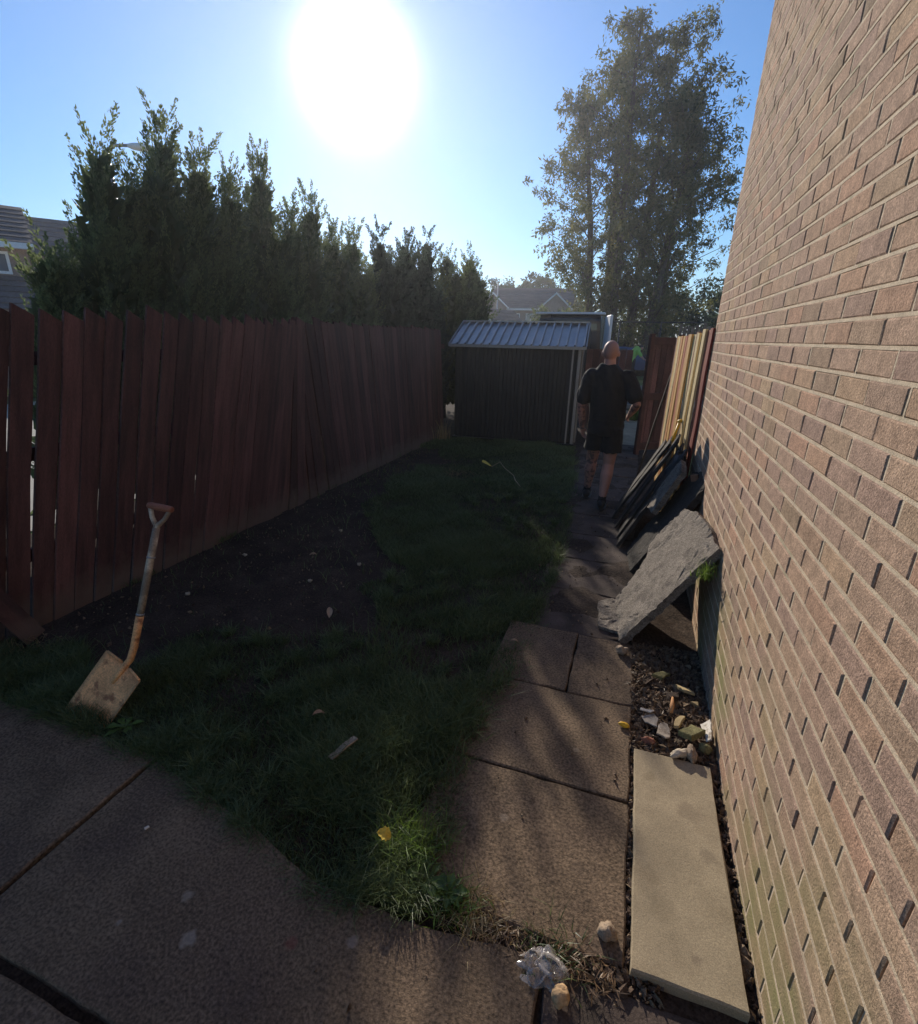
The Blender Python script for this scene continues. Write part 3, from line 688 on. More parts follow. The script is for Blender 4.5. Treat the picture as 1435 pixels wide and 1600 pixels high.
# ================================================================== TREES
def kites(base, d, side, ln, wd):
    """leaf-shaped quads: base point, direction, side vector, length, width (arrays)"""
    n = len(base); V = np.zeros((n, 4, 3))
    V[:, 0] = base; V[:, 2] = base + d*ln[:, None]
    mid = base + d*(ln*.45)[:, None]
    V[:, 1] = mid + side*(wd*.5)[:, None]; V[:, 3] = mid - side*(wd*.5)[:, None]
    return V.reshape(-1, 3), np.arange(n*4).reshape(n, 4)
def unit(a): return a/np.maximum(1e-9, np.linalg.norm(a, axis=-1, keepdims=True))
litter()
def conifer_crown(H, r0, seed, plumes=330, per=66, z0=.42, leaders=5, loose=1.0, leaf=.040):
    r = np.random.default_rng(seed)
    # several leaders of differing height make the ragged top
    LD = [(0, 0, H, 1.0)]
    for k in range(leaders):
        a = r.uniform(0, 6.28); LD.append((math.cos(a)*r0*.55, math.sin(a)*r0*.55, H*r.uniform(.62, .93), r.uniform(.45, .7)))
    wts = np.array([l[3]*l[2] for l in LD]); wts /= wts.sum()
    B = []; D = []; S = []; LN = []; WD = []; T = []
    for p in range(plumes):
        lx, ly, lh, lr = LD[r.choice(len(LD), p=wts)]
        t = r.random()**.85
        z = z0 + (lh-z0)*t
        rr = r0*lr*(min(1.0, (1-t)*1.75+.02)**.85) * r.uniform(.5, 1.05) * (.65+.35*math.sin(z*5+p))**.3
        a = r.uniform(0, 6.28); o = np.array([math.cos(a), math.sin(a), 0])
        root = np.array([lx, ly, z]) + o*rr*.75
        ax = unit(o*r.uniform(.15, .6)*loose + np.array([r.normal(0, .12), r.normal(0, .12), 1.0]))
        L = r.uniform(.22, .48)*(1.15-.35*t)
        tt = r.random(per)**.8
        sd = unit(np.cross(np.repeat(ax[None], per, 0), r.normal(0, 1, (per, 3))))
        d = unit(ax[None]*r.uniform(.75, 1.2, (per, 1)) + sd*r.uniform(.15, .6, (per, 1)))
        B.append(root + ax*(L*tt)[:, None] + sd*(.055*(1-tt*.8)*r.random(per))[:, None]); D.append(d); S.append(unit(np.cross(d, r.normal(0, 1, (per, 3)))))
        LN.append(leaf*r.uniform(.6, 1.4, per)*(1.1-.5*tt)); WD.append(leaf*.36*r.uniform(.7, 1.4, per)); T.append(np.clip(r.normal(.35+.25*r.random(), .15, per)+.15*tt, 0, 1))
    # inner, larger and sparser leaves so that the crown is not hollow
    n = int(plumes*9); t = r.random(n)**.9; k = r.choice(len(LD), n, p=wts)
    la = np.array(LD)[k]; z = z0 + (la[:, 2]*.93-z0)*t; rr = r0*la[:, 3]*np.minimum(1.0, (1-t)*1.75+.02)**.85*.72*np.sqrt(r.random(n)); a = r.uniform(0, 6.28, n)
    b = np.stack([la[:, 0]+np.cos(a)*rr, la[:, 1]+np.sin(a)*rr, z], 1)
    d = unit(r.normal(0, .5, (n, 3))+np.array([0, 0, 1.])); B.append(b); D.append(d); S.append(unit(np.cross(d, r.normal(0, 1, (n, 3)))))
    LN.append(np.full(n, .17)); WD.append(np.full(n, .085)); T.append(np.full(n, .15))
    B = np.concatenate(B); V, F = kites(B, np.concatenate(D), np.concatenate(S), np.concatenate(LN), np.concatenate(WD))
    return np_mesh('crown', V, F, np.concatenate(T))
def trunk_mesh(H, r, seed, bend=.05):
    q = random.Random(seed); pts = []; rs = []
    for i in range(7):
        t = i/6; pts.append((q.uniform(-bend, bend)*t, q.uniform(-bend, bend)*t, H*t-.08)); rs.append(r*(1.15-.95*t) if i else r*1.5)
    return MB().tube(pts, rs, 8).mesh('trunk')
CON_G = 'evergreens beyond the board fence'
def conifer(x, y, H, r0, lean, seed, label, m=M_CONIFER, **kw):
    t = tag(empty('conifer_tree', (x, y, -.05)), label, 'tree', CON_G)
    link('trunk', trunk_mesh(H*.8, .07, seed), M_BARK, t)
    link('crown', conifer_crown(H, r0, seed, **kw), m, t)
    t.rotation_euler = (lean[0], lean[1], 0); return t
# (x, y of the tip, height)
CON = [(-5.1, 3.44, 2.80, .21, 'small sparse conifer with one bent leader at the left end of the hedge', dict(plumes=150, leaders=2, loose=1.4)),
       (-5.1, 4.13, 3.88, .50, 'tall conifer with a forked hooked tip, leftmost of the tall ones', dict(plumes=330, leaders=5)),
       (-5.15, 4.50, 3.66, .46, 'yellowish conifer with a rounded top between the two tallest', dict(leaders=3)),
       (-5.1, 4.90, 4.22, .56, 'tallest conifer of the hedge with a thin pointed leader', dict(plumes=400, leaders=7)),
       (-5.1, 5.35, 4.06, .46, 'tall conifer with a ragged open tip right of the tallest', dict(leaders=4, loose=1.5)),
       (-5.1, 5.80, 3.76, .40, 'narrow column conifer standing in the middle of the hedge', dict(leaders=2)),
       (-5.15, 6.48, 4.20, .56, 'broad conifer with a steeple top in the middle of the hedge', dict(plumes=400, leaders=5)),
       (-5.1, 7.02, 3.70, .42, 'shorter conifer tucked right of the steeple-topped one', dict(leaders=4)),
       (-5.1, 7.55, 4.02, .46, 'conifer with a loose gappy crown right of the hedge middle', dict(leaders=5, loose=1.6)),
       (-5.15, 8.15, 3.52, .46, 'blunt conifer below the sun near the right end of the hedge', dict(leaders=4)),
       (-5.1, 8.75, 3.60, .50, 'conifer with twin short tips below and right of the sun', dict(leaders=5))]
for i, (x, y, H, r0, lab, kw) in enumerate(CON):
    x *= .87; y *= .87; H = 1.85+(H-1.85)*.87 - (.36 if i < 5 else .28 if i < 9 else .15); r0 *= .9; kw = dict(kw); kw['plumes'] = int(kw.get('plumes', 330)*1.25)
    lean = .16 if i < 5 else .11
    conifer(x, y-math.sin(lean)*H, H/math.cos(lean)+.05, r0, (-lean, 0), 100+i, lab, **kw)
# darker rounder evergreens further along
for i, (x, y, H, r0, lab) in enumerate([(-5.0, 9.42, 3.58, .62, 'dark evergreen with a thin open top left of the shed roof'),
        (-5.1, 10.7, 3.75, .72, 'dark bushy evergreen second from the conifer hedge end'),
        (-5.0, 11.7, 3.95, .70, 'dark evergreen with an upright tip behind the shed'),
        (-5.0, 13.0, 3.6, .9, 'olive green rounded shrub tree behind the shed roof'),
        (-4.9, 14.6, 3.75, 1.0, 'olive shrub tree beside the far end of the dark evergreens')]):
    x *= .87; y *= .87; H = 1.85+(H-1.85)*.87 + (.05 if i < 3 else .26)
    conifer(x, y, H, r0, (-.05, 0), 150+i, lab, M_CONIFER_DK if i < 3 else M_BROAD, plumes=420, leaders=8, loose=1.7, z0=.3, leaf=.045)

def leaf_cloud(C, sp, n, ln, wd, seed, droop=-.3, tmean=.4):
    """C: clump centres (k,3) with radii sp; n leaves in total"""
    r = np.random.default_rng(seed); k = r.integers(0, len(C), n)
    d0 = unit(r.normal(0, 1, (n, 3))); rr = r.random(n)**.55
    b = C[k] + d0*(rr*sp[k])[:, None]*np.array([1, 1, .85])
    d = unit(r.normal(0, .7, (n, 3)) + np.array([0, 0, droop])); s = unit(np.cross(d, r.normal(0, 1, (n, 3))))
    ct = np.random.default_rng(seed+1).normal(tmean, .16, len(C))
    V, F = kites(b, d, s, ln*r.uniform(.6, 1.4, n), wd*r.uniform(.6, 1.4, n))
    return np_mesh('crown', V, F, np.clip(ct[k]+r.normal(0, .15, n), 0, 1))
def willow(loc):
    r = random.Random(5)
    t = tag(empty('willow_tree', loc), 'very tall multi-stemmed willow tree rising behind the parked vehicles', 'tree')
    tr = MB(); C = []; sp = []
    stems = [(-1.7, .2, -1.2, 12.6), (-.5, -.2, -.2, 15.6), (.4, .3, .5, 15.2), (1.7, .1, .3, 12.8), (-.9, .8, -.6, 14.4), (1.3, -.5, 1.0, 11.2)]
    wood = []
    for si, (sx, sy, lx, h) in enumerate(stems):
        pts = []; rs = []
        for i in range(9):
            u = i/8
            pts.append(Vector((sx + lx*u**1.5 + r.uniform(-.12, .12)*u, sy + r.uniform(-.3, .3)*u, h*u))); rs.append(.27*(1-.88*u)+.014)
        pts[0].z = -.1; rs[0] *= 1.35
        tr = MB().tube(pts, rs, 8); link('stem', tr.mesh('stem'), M_BARK, t)
        bm_ = MB()
        for b in range(30):
            u = .18 + .8*(b+r.random())/30
            i = min(7, int(u*8)); f = u*8-i; p = pts[i].lerp(pts[i+1], f)
            a = r.uniform(0, 6.28); L = (3.0*(1-abs(u-.45)*1.5)+.7)*r.uniform(.65, 1.15)
            dirv = Vector((math.cos(a)*.75, math.sin(a)*.75, .95)).normalized()
            q1 = p + dirv*L*.5; q2 = p + dirv*L + Vector((math.cos(a)*.25*L, math.sin(a)*.25*L, -.12*L))
            bm_.tube([p, q1, q2], [.05*(1-u)+.015, .025, .008], 5, False)
            for s in range(9):
                v = .3+.75*s/8; c = (p.lerp(q1, v*2) if v < .5 else q1.lerp(q2, v*2-1)) + Vector((r.gauss(0, .28), r.gauss(0, .28), r.gauss(0, .25)))
                C.append(c); sp.append(r.uniform(.25, .62))
        link('branches', bm_.mesh('branches'), M_BARK, t)['kind'] = 'stuff'
        for s in range(14):
            C.append(Vector((sx+lx+r.gauss(0, .45), sy+r.gauss(0, .45), h+r.uniform(-1.6, .3)))); sp.append(r.uniform(.2, .5))
    for s in range(150):      # drooping outer boughs fill the left and right flanks
        z = r.uniform(4.0, 12.5); half = 4.5*math.sin(math.pi*min(1, (z-1.0)/14.6))**.8
        a = (-1 if s % 3 else 1)*half*r.uniform(.45, 1.0)-.2; C.append(Vector((a, r.gauss(0, 1.6), z))); sp.append(r.uniform(.3, .75))
    # skirt of low suckers
    for s in range(120):
        a = r.uniform(-3.1, 3.4); C.append(Vector((a-.1, r.uniform(-1.5, 1.2), r.uniform(1.6, 5.2)*(1-.08*abs(a))))); sp.append(r.uniform(.45, .85))
    C = np.array([tuple(c) for c in C]); sp = np.array(sp)
    link('crown', leaf_cloud(C, sp*.82, 78000, .21, .07, 11, -.5), M_WILLOW, t)
willow((-1.2, 30, 0))
def bushy(name, loc, rx, rz, n, leaf, m, label, seed, trunk=.8, cat='tree', clumps=60, group=None, flat=1.0):
    r = random.Random(seed)
    t = tag(empty(name, loc), label, cat, group)
    C = []; sp = []
    for k in range(clumps):
        v = Vector((r.gauss(0, 1), r.gauss(0, 1), r.gauss(0, 1))).normalized()*r.uniform(.45, 1.0)
        C.append((v.x*rx, v.y*rx, trunk+rz+v.z*rz*flat)); sp.append(rx*r.uniform(.14, .32))
    T = MB().tube([(0, 0, -.1), (rx*.06, 0, trunk*.6), (0, 0, trunk+rz)], [rx*.08, rx*.06, rx*.02], 7)
    for k in range(0, clumps, 5):
        c = C[k]; T.tube([(0, 0, trunk*.8), (c[0]*.5, c[1]*.5, (trunk*.8+c[2])*.5), c], [rx*.03, rx*.02, rx*.008], 5, False)
    link('trunk', T.mesh('trunk'), M_BARK, t)
    link('crown', leaf_cloud(np.array(C), np.array(sp), n, leaf, leaf*.4, seed, -.1), m, t)
FG = 'trees far behind the houses'
bushy('pine_tree', (-15.2, 60, 0), 2.9, 2.2, 5000, .35, M_PINE, 'far pine with a domed crown left above the grey house roof', 21, 3.6, group=FG)
bushy('pine_tree', (-12.2, 62, 0), 2.6, 2.3, 5000, .35, M_PINE, 'far pine with a flat open crown above the middle of the house roof', 22, 4.4, group=FG)
bushy('broadleaf_tree', (-8.6, 57, 0), 3.2, 2.4, 5000, .4, M_BROAD, 'far light green tree above the right gable of the grey house', 23, 2.2, group=FG)
bushy('broadleaf_tree', (-18.5, 58, 0), 2.6, 2.4, 4500, .4, M_BROAD, 'far tree left of the pines beside the lamp post', 24, 2.6, group=FG)
bushy('broadleaf_tree', (6.6, 42, 0), 3.6, 2.9, 5000, .33, M_PINE, 'dark tree seen between the willow and the brick wall', 25, 1.2)
bushy('hedge_shrub', (-3.4, 27.5, 0), 1.6, 1.6, 5000, .2, M_BROAD, 'leafy green shrub at the left foot of the willow', 26, .1, 'shrub')
bushy('hedge_shrub', (-1.1, 33.5, 0), 2.6, 2.0, 6000, .24, M_BROAD, 'shrub under the middle of the willow behind the hi-vis person', 27, .1, 'shrub')
bushy('hedge_shrub', (2.5, 33, 0), 2.4, 2.3, 5500, .24, M_CONIFER_DK, 'dark shrub right of the willow stems', 28, .1, 'shrub')
bushy('hedge_shrub', (-5.6, 34, 0), 2.2, 1.8, 5500, .24, M_BROAD, 'shrub left of the willow behind the van', 29, .1, 'shrub')
bushy('hedge_shrub', (1.7, 16.2, 0), .9, .9, 3500, .12, M_CONIFER_DK, 'shrub behind the grey picket fence beside the brick corner', 30, .2, 'shrub')

# ================================================================== FAR BUILDINGS
def tiled_slope(parent, p0, p1, q0, q1, rows, m, name='tile_course'):
    """rows of tiles between eave p0-p1 and ridge q0-q1; every course its own piece"""
    p0, p1, q0, q1 = map(Vector, (p0, p1, q0, q1)); nrm_ = (p1-p0).cross(q0-p0).normalized()
    for k in range(rows):
        a = k/rows; b = (k+1.15)/rows
        v = [p0.lerp(q0, a)+nrm_*.045, p1.lerp(q1, a)+nrm_*.045, p1.lerp(q1, min(1, b))+nrm_*.012, p0.lerp(q0, min(1, b))+nrm_*.012]
        vs = v + [x - nrm_*.03 for x in v]
        MB().add(vs, [(0,1,2,3),(7,6,5,4),(0,4,5,1),(1,5,6,2),(2,6,7,3),(3,7,4,0)]).build(name, m, parent)
def window(parent, x0, x1, z0, z1, y, panes=2, sgn=-1, m=M_WHITE):
    f = MB(); t = .07
    f.box((x0, y, z0), (x1, y+sgn*.06, z0+t)); f.box((x0, y, z1-t), (x1, y+sgn*.06, z1))
    f.box((x0, y, z0+t), (x0+t, y+sgn*.06, z1-t)); f.box((x1-t, y, z0+t), (x1, y+sgn*.06, z1-t))
    for k in range(1, panes):
        xm = x0+(x1-x0)*k/panes; f.box((xm-t*.4, y, z0+t), (xm+t*.4, y+sgn*.055, z1-t))
    o = f.build('window', m, parent)
    for k in range(panes):
        a = x0+(x1-x0)*k/panes; b = x0+(x1-x0)*(k+1)/panes
        MB().box((a+t*.5, y, z0+t), (b-t*.5, y+sgn*.025, z1-t)).build('pane', M_GLASS, o)
# house in the middle distance: long front with two gables
fh = tag(empty('far_house', (-9.4, 45, 0), rad(9)), 'grey-brown far house with a low tiled roof and two gables seen over the shed', 'house')
MB().box((-3.6, 0, 0), (3.4, 7, 4.15)).build('wall', M_FARBRICK, fh)
tiled_slope(fh, (-3.8, -.35, 4.1), (3.6, -.35, 4.1), (-3.8, 3.5, 6.0), (3.6, 3.5, 6.0), 9, M_TILE)
tiled_slope(fh, (3.6, 7.35, 4.1), (-3.8, 7.35, 4.1), (3.6, 3.5, 6.0), (-3.8, 3.5, 6.0), 4, M_TILE)
MB().box((-3.7, -.5, 3.98), (3.5, -.36, 4.12)).build('gutter', M_WHITE, fh)
for gx_, nm in ((2.1, 'right'), (-3.1, 'left')):
    g = MB(); w_ = 1.15
    g.add([(gx_-w_, -.9, 0), (gx_+w_, -.9, 0), (gx_+w_, -.9, 4.2), (gx_, -.9, 5.2), (gx_-w_, -.9, 4.2), (gx_-w_, 2.5, 0), (gx_+w_, 2.5, 0), (gx_+w_, 2.5, 4.2), (gx_, 2.5, 5.2), (gx_-w_, 2.5, 4.2)],
          [(4,3,2,1,0)[::-1], (5,6,7,8,9)[::-1], (0,5,9,4), (1,2,7,6), (2,3,8,7), (3,4,9,8)]); g.build('gable', M_FARBRICK, fh)
    for s in (-1, 1):
        MB().add([(gx_, -1.05, 5.36), (gx_+s*(w_+.25), -1.05, 4.12), (gx_+s*(w_+.25), -1.05, 3.98), (gx_, -1.05, 5.20), (gx_, -.95, 5.36), (gx_+s*(w_+.25), -.95, 4.12), (gx_+s*(w_+.25), -.95, 3.98), (gx_, -.95, 5.20)],
                 [(0,1,2,3),(7,6,5,4),(0,4,5,1),(3,2,6,7),(1,5,6,2)]).build('bargeboard', M_WHITE, fh)
        tiled_slope(fh, (gx_+s*(w_+.25), -1.0, 4.06), (gx_+s*(w_+.25), 2.6, 4.06), (gx_, -1.0, 5.32), (gx_, 2.6, 5.32), 5, M_TILE) if s > 0 else tiled_slope(fh, (gx_-w_-.25, 2.6, 4.06), (gx_-w_-.25, -1.0, 4.06), (gx_, 2.6, 5.32), (gx_, -1.0, 5.32), 5, M_TILE)
window(fh, -1.9, -.85, 2.5, 3.75, 0, 2); window(fh, -.35, 1.0-.1, 2.5, 3.75, 0, 3)
# white gable-ended outbuilding left of it
ob = tag(empty('white_outbuilding', (-11.0, 38.0, 0), rad(-20)), 'small white rendered building with a sloping roof left of the far house', 'building')
MB().add([(-.9, 0, 0), (.9, 0, 0), (.9, 0, 2.4), (-.5, 0, 3.75), (-.9, 0, 3.75), (-.9, 4, 0), (.9, 4, 0), (.9, 4, 2.4), (-.5, 4, 3.75), (-.9, 4, 3.75)],
         [(0,1,2,3,4), (9,8,7,6,5), (0,4,9,5), (1,6,7,2), (2,7,8,3), (3,8,9,4)]).build('wall', M_RENDER, ob)
tiled_slope(ob, (1.1, -.15, 2.25), (1.1, 4.1, 2.25), (-.55, -.15, 3.82), (-.55, 4.1, 3.82), 6, M_TILE)
# house behind the left end of the hedge
lh = tag(empty('left_house', (-17.4, 10.2, 0), rad(58)), 'brown tiled house at the left edge with a wide window under the eaves', 'house')
MB().box((-4, 0, 0), (.85, 6, 3.95)).build('wall', M_FARBRICK, lh)
tiled_slope(lh, (-4.2, -.4, 3.98), (1.0, -.4, 3.98), (-4.2, 3, 5.4), (1.0, 3, 5.4), 8, M_TILE)
tiled_slope(lh, (1.0, 6.4, 3.98), (-4.2, 6.4, 3.98), (1.0, 3, 5.4), (-4.2, 3, 5.4), 4, M_TILE)
MB().box((-4.2, -.52, 3.84), (1.0, -.38, 3.99)).build('gutter', M_WHITE, lh)
window(lh, -1.6, .4, 3.2, 3.78, 0, 2)
tiled_slope(lh, (-2.2, -1.9, 2.2), (2.0, -1.9, 2.2), (-2.2, -.0, 3.15), (2.0, -.0, 3.15), 6, M_TILE)
MB().box((-2.1, -1.8, 0), (1.9, -.01, 2.2)).build('porch_wall', M_FARBRICK, lh)
l2 = tag(empty('rear_house', (-23.5, 17.5, 0), rad(54)), 'house roof with a pink bargeboard gap between the first conifers at left', 'house')
MB().box((-3.2, 0, 0), (2.6, 6, 4.6)).build('wall', M_FARBRICK, l2)
tiled_slope(l2, (-3.4, -.4, 4.6), (2.8, -.4, 4.6), (-3.4, 3, 6.5), (2.8, 3, 6.5), 8, M_TILE)
tiled_slope(l2, (2.8, 6.4, 4.6), (-3.4, 6.4, 4.6), (2.8, 3, 6.5), (-3.4, 3, 6.5), 4, M_TILE)
# street lamps
def lamp(loc, h, arm, label, rz):
    t = tag(empty('street_lamp', loc, rz), label, 'street lamp')
    MB().tube([(0, 0, -.1), (0, 0, 1.2), (0, 0, 1.25), (0, 0, h)], [.09, .09, .06, .045], 10).build('post', M_STEEL, t)
    MB().tube([(0, 0, h-.02), (arm*.3, 0, h+.10), (arm, 0, h+.14)], [.035, .03, .03], 8).build('arm', M_STEEL, t)
    MB().ellip((arm+.22, 0, h+.13), (.30, .11, .07), 12, 8).build('lamp_head', M_WHITE, t)
lamp((-10.9, 9.0, 0), 5.25, .45, 'street lamp whose pale head shows between the tall conifers', rad(40))
lamp((-10.95, 40.0, 0), 5.75, .35, 'dark lamp post standing left of the far house', rad(180))

# ================================================================== SHED
SW, SD, SE, SR = 2.22, 1.75, 1.68, 2.04
shed = tag(empty('metal_shed', (-3.2, 8.95, 0), .07), 'dark metal garden shed with a ribbed sheet roof at the end of the lawn', 'shed')
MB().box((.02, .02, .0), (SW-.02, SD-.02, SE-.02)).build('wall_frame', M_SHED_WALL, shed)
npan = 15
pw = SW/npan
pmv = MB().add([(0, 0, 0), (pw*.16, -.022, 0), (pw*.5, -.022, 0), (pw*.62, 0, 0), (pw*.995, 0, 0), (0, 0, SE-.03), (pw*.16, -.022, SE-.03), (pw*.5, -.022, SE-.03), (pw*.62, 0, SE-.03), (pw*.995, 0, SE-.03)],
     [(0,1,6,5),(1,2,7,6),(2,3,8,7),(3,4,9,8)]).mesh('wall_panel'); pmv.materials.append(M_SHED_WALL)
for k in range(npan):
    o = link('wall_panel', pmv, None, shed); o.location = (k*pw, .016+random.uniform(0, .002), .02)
nsp = 9
for k in range(nsp):
    o = link('wall_panel', pmv, None, shed); o.location = (SW-.012, k*SD/nsp, .02); o.rotation_euler = (0, 0, rad(90)); o.scale = (SD/nsp/pw, 1, 1)
ov = .10
nr = 16; rw = (SW+2*ov*.7)/nr; sl_ = math.hypot(SD/2+ov, SR-SE+.04)
rp = MB().add([(0, 0, 0), (rw*.70, 0, 0), (rw*.76, 0, .04), (rw*.94, 0, .04), (rw*.998, 0, 0), (0, sl_, 0), (rw*.70, sl_, 0), (rw*.76, sl_, .04), (rw*.94, sl_, .04), (rw*.998, sl_, 0)],
     [(0,1,6,5),(1,2,7,6),(2,3,8,7),(3,4,9,8)]).mesh('roof_panel'); rp.materials.append(M_SHED_ROOF)
a_ = math.atan2(SR-SE+.04, SD/2+ov)
for k in range(nr):
    o = link('roof_panel', rp, None, shed); o.location = (-ov*.7+k*rw, -ov, SE-.02); o.rotation_euler = (a_, 0, 0)
    o = link('roof_panel', rp, None, shed); o.location = (-ov*.7+(k+1)*rw, SD+ov, SE-.02); o.rotation_euler = (a_, 0, math.pi)
MB().box((-ov*.8, -ov-.03, SE-.055), (SW+ov*.8, -ov-.004, SE-.005)).build('eaves_trim', M_SHED_TRIM, shed)
MB().box((-ov*.8, SD/2-.06, SR+.035), (SW+ov*.8, SD/2+.06, SR+.058)).build('ridge_cap', M_SHED_ROOF, shed)
for xx in (-ov*.8-.02, SW+ov*.8):
    for s in (0, 1):
        y0_, y1_ = (-ov-.02, SD/2) if s == 0 else (SD+ov+.02, SD/2)
        MB().add([(xx, y0_, SE-.05), (xx, y1_, SR+.0), (xx, y1_, SR+.05), (xx, y0_, SE+.0), (xx+.02, y0_, SE-.05), (xx+.02, y1_, SR+.0), (xx+.02, y1_, SR+.05), (xx+.02, y0_, SE+.0)],
                 [(0,1,2,3),(7,6,5,4),(0,4,5,1),(3,2,6,7),(0,3,7,4),(1,5,6,2)]).build('gable_trim', M_SHED_TRIM, shed)
MB().add([(SW-.004, 0, SE-.03), (SW-.004, SD, SE-.03), (SW-.004, SD/2, SR)], [(0, 1, 2)]).build('gable', M_SHED_WALL, shed)
MB().add([(.004, 0, SE-.03), (.004, SD/2, SR), (.004, SD, SE-.03)], [(0, 1, 2)]).build('gable', M_SHED_WALL, shed)
MB().box((SW-.035, -.018, 0), (SW+.016, .03, SE-.04), ch=.004).build('corner_trim', M_SHED_TRIM, shed)
MB().box((SW-.135, -.030, .0), (SW-.105, -.009, SE-.05), ch=.003).build('jamb_trim', M_SHED_TRIM, shed)
MB().box((SW+.018, .16, 0), (SW+.05, .21, SE-.04), ch=.004).build('door_frame', M_SHED_TRIM, shed)
dr = MB().box((SW+.016, .22, .03), (SW+.04, 1.02, SE-.06)).build('door', M_SHED_WALL, shed)
MB().box((SW+.04, .28, .80), (SW+.07, .31, .98), ch=.004).build('handle', M_STEEL, dr)
MB().box((-.03, -.04, -.06), (SW+.03, SD+.03, .0)).build('base', M_SHED_WALL, shed)

# timber gate posts / boarding right of the shed
g = tag(empty('brown_gate', (-1.02, 10.6, 0), rad(4)), 'weathered brown board gate beside the shed behind the man', 'gate')
for k in range(7):
    MB().box((k*.125, 0, .05), (k*.125+.118, .02, 1.62), ch=.002).build('board', M_FENCE, g)
for z in (.4, 1.25): MB().box((0, .021, z), (.87, .055, z+.08)).build('rail', M_FENCE_RAIL, g)
# stained gate leaf standing open against the boundary on the right
g = tag(empty('open_gate_leaf', (.12, 8.6, 0), rad(38)), 'dark red-brown framed gate leaf standing open left of the leaning timber', 'gate')
for k in range(5):
    MB().box((k*.105+.012, .012, .08), (k*.105+.108, .03, 1.80), ch=.002).build('board', M_FENCE, g)
for z in (.1, .9, 1.74): MB().box((0, -.024, z), (.55, .011, z+.11), ch=.003).build('rail', M_FENCE_RAIL, g)
for x in (-.03, .53): MB().box((x, -.03, .02), (x+.07, .035, 1.9), ch=.004).build('stile', M_FENCE_RAIL, g)
MB().tube([(.58, -.03, 1.62), (.58, -.06, 1.62)], .014, 8).build('latch', M_CHROME, g)
g = tag(empty('picket_fence', (.75, 13.2, 0)), 'grey weathered picket fence showing above the leaning timber bundle', 'fence')
for k in range(13):
    h = 2.16+random.uniform(-.06, .06)
    MB().prism([(k*.085, 0), (k*.085+.06, 0), (k*.085+.06, .018), (k*.085, .018)], 0, h).build('picket', M_GREYWOOD, g)
for z in (.5, 1.7): MB().box((-.05, .019, z), (1.15, .055, z+.07)).build('rail', M_GREYWOOD, g)

# ================================================================== LEANING TIMBER BUNDLE
def beam(name, a, b, wdt, thk, m, label=None, cat=None, group=None, facing=Vector((0, -1, 0)), seed=0, parent=None):
    """a plank from a to b; its broad side spans along 'facing', thickness along the other axis"""
    a = Vector(a); b = Vector(b); d = (b-a); L = d.length; d.normalize()
    u = (facing - d*facing.dot(d)).normalized(); v = d.cross(u)
    r = random.Random(seed); V = []; n = 5
    for k in range(n+1):
        t = L*k/n; bow = .006*math.sin(math.pi*k/n)*r.uniform(-1, 1)
        for (i, j) in ((-1, -1), (1, -1), (1, 1), (-1, 1)):
            V.append(u*(i*wdt/2) + v*(j*thk/2+bow) + d*t)
    F = [(3, 2, 1, 0), tuple(n*4+k for k in range(4))]
    for k in range(n):
        for i in range(4): F.append((k*4+i, k*4+(i+1) % 4, k*4+4+(i+1) % 4, k*4+4+i))
    me = bpy.data.meshes.new(name); me.from_pydata([tuple(p) for p in V], [], F); me.materials.append(m)
    bm = bmesh.new(); bm.from_mesh(me); bmesh.ops.recalc_face_normals(bm, faces=bm.faces); bm.to_mesh(me); bm.free()
    o = bpy.data.objects.new(name, me); col.objects.link(o); o.location = a
    if parent: o.parent = parent
    return tag(o, label, cat, group)
ORD = ['leftmost', 'second', 'third', 'fourth', 'fifth', 'sixth', 'seventh', 'eighth', 'ninth', 'tenth', 'eleventh', 'twelfth', 'thirteenth', 'fourteenth', 'rightmost']
WORD = ['golden', 'orange-brown', 'pale yellow', 'red-brown', 'dull brown', 'dark red']
tcol = [4, 0, 2, 1, 0, 3, 1, 0, 2, 4, 2, 0, 2, 3, 5]
PHI = rad(13); fdir = Vector((math.sin(PHI), -math.cos(PHI), 0))
for k in range(15):
    px_, py_ = .335 + .0152*k, 5.98 - .071*k
    top = 1.83 + .075*k/14 + random.uniform(-.012, .012); dn = random.uniform(-.012, .012)
    lab = '%s timber board, %s in the row leaning past the wall corner' % (WORD[tcol[k]], ORD[k] if k in (0, 14) else ORD[k]+' from left')
    beam('timber_board', (px_-.02+dn, py_-.05+random.uniform(-.008, .008), 0), (px_+dn, py_+random.uniform(-.006, .006), top), .064+random.uniform(-.016, .003), .02, M_TIMBER[tcol[k]], lab, 'timber', 'timber boards leaning past the wall corner', facing=fdir, seed=k)

# dark old boards slumped against the bundle
DKB = [((.10, 6.30, 0), (.35, 6.3, 1.45), .10, .02, 'long dark fence rail leaning right behind the timber boards'),
       ((-.03, 5.75, 0), (.36, 5.62, .80), .30, .02, 'wide blackened board leaning low, farthest of the dark boards'),
       ((-.05, 5.45, 0), (.39, 5.30, .88), .30, .02, 'wide blackened board leaning in the middle of the dark pile'),
       ((-.01, 5.16, 0), (.43, 5.02, .95), .30, .02, 'wide blackened board leaning on the pile next to the felt'),
       ((.02, 4.86, 0), (.45, 4.76, .92), .28, .02, 'blackened board leaning nearest of the dark pile behind the slabs'),
       ((.03, 4.62, .0), (.42, 4.56, .80), .24, .03, 'short charred board tucked under the narrow broken slab')]
for i, (a, b, w_, t_, lab) in enumerate(DKB):
    beam('dark_plank', a, b, w_, t_, M_DKWOOD, lab, 'plank', 'dark old planks slumped by the path', Vector((0, -1, .15)), seed=50+i)
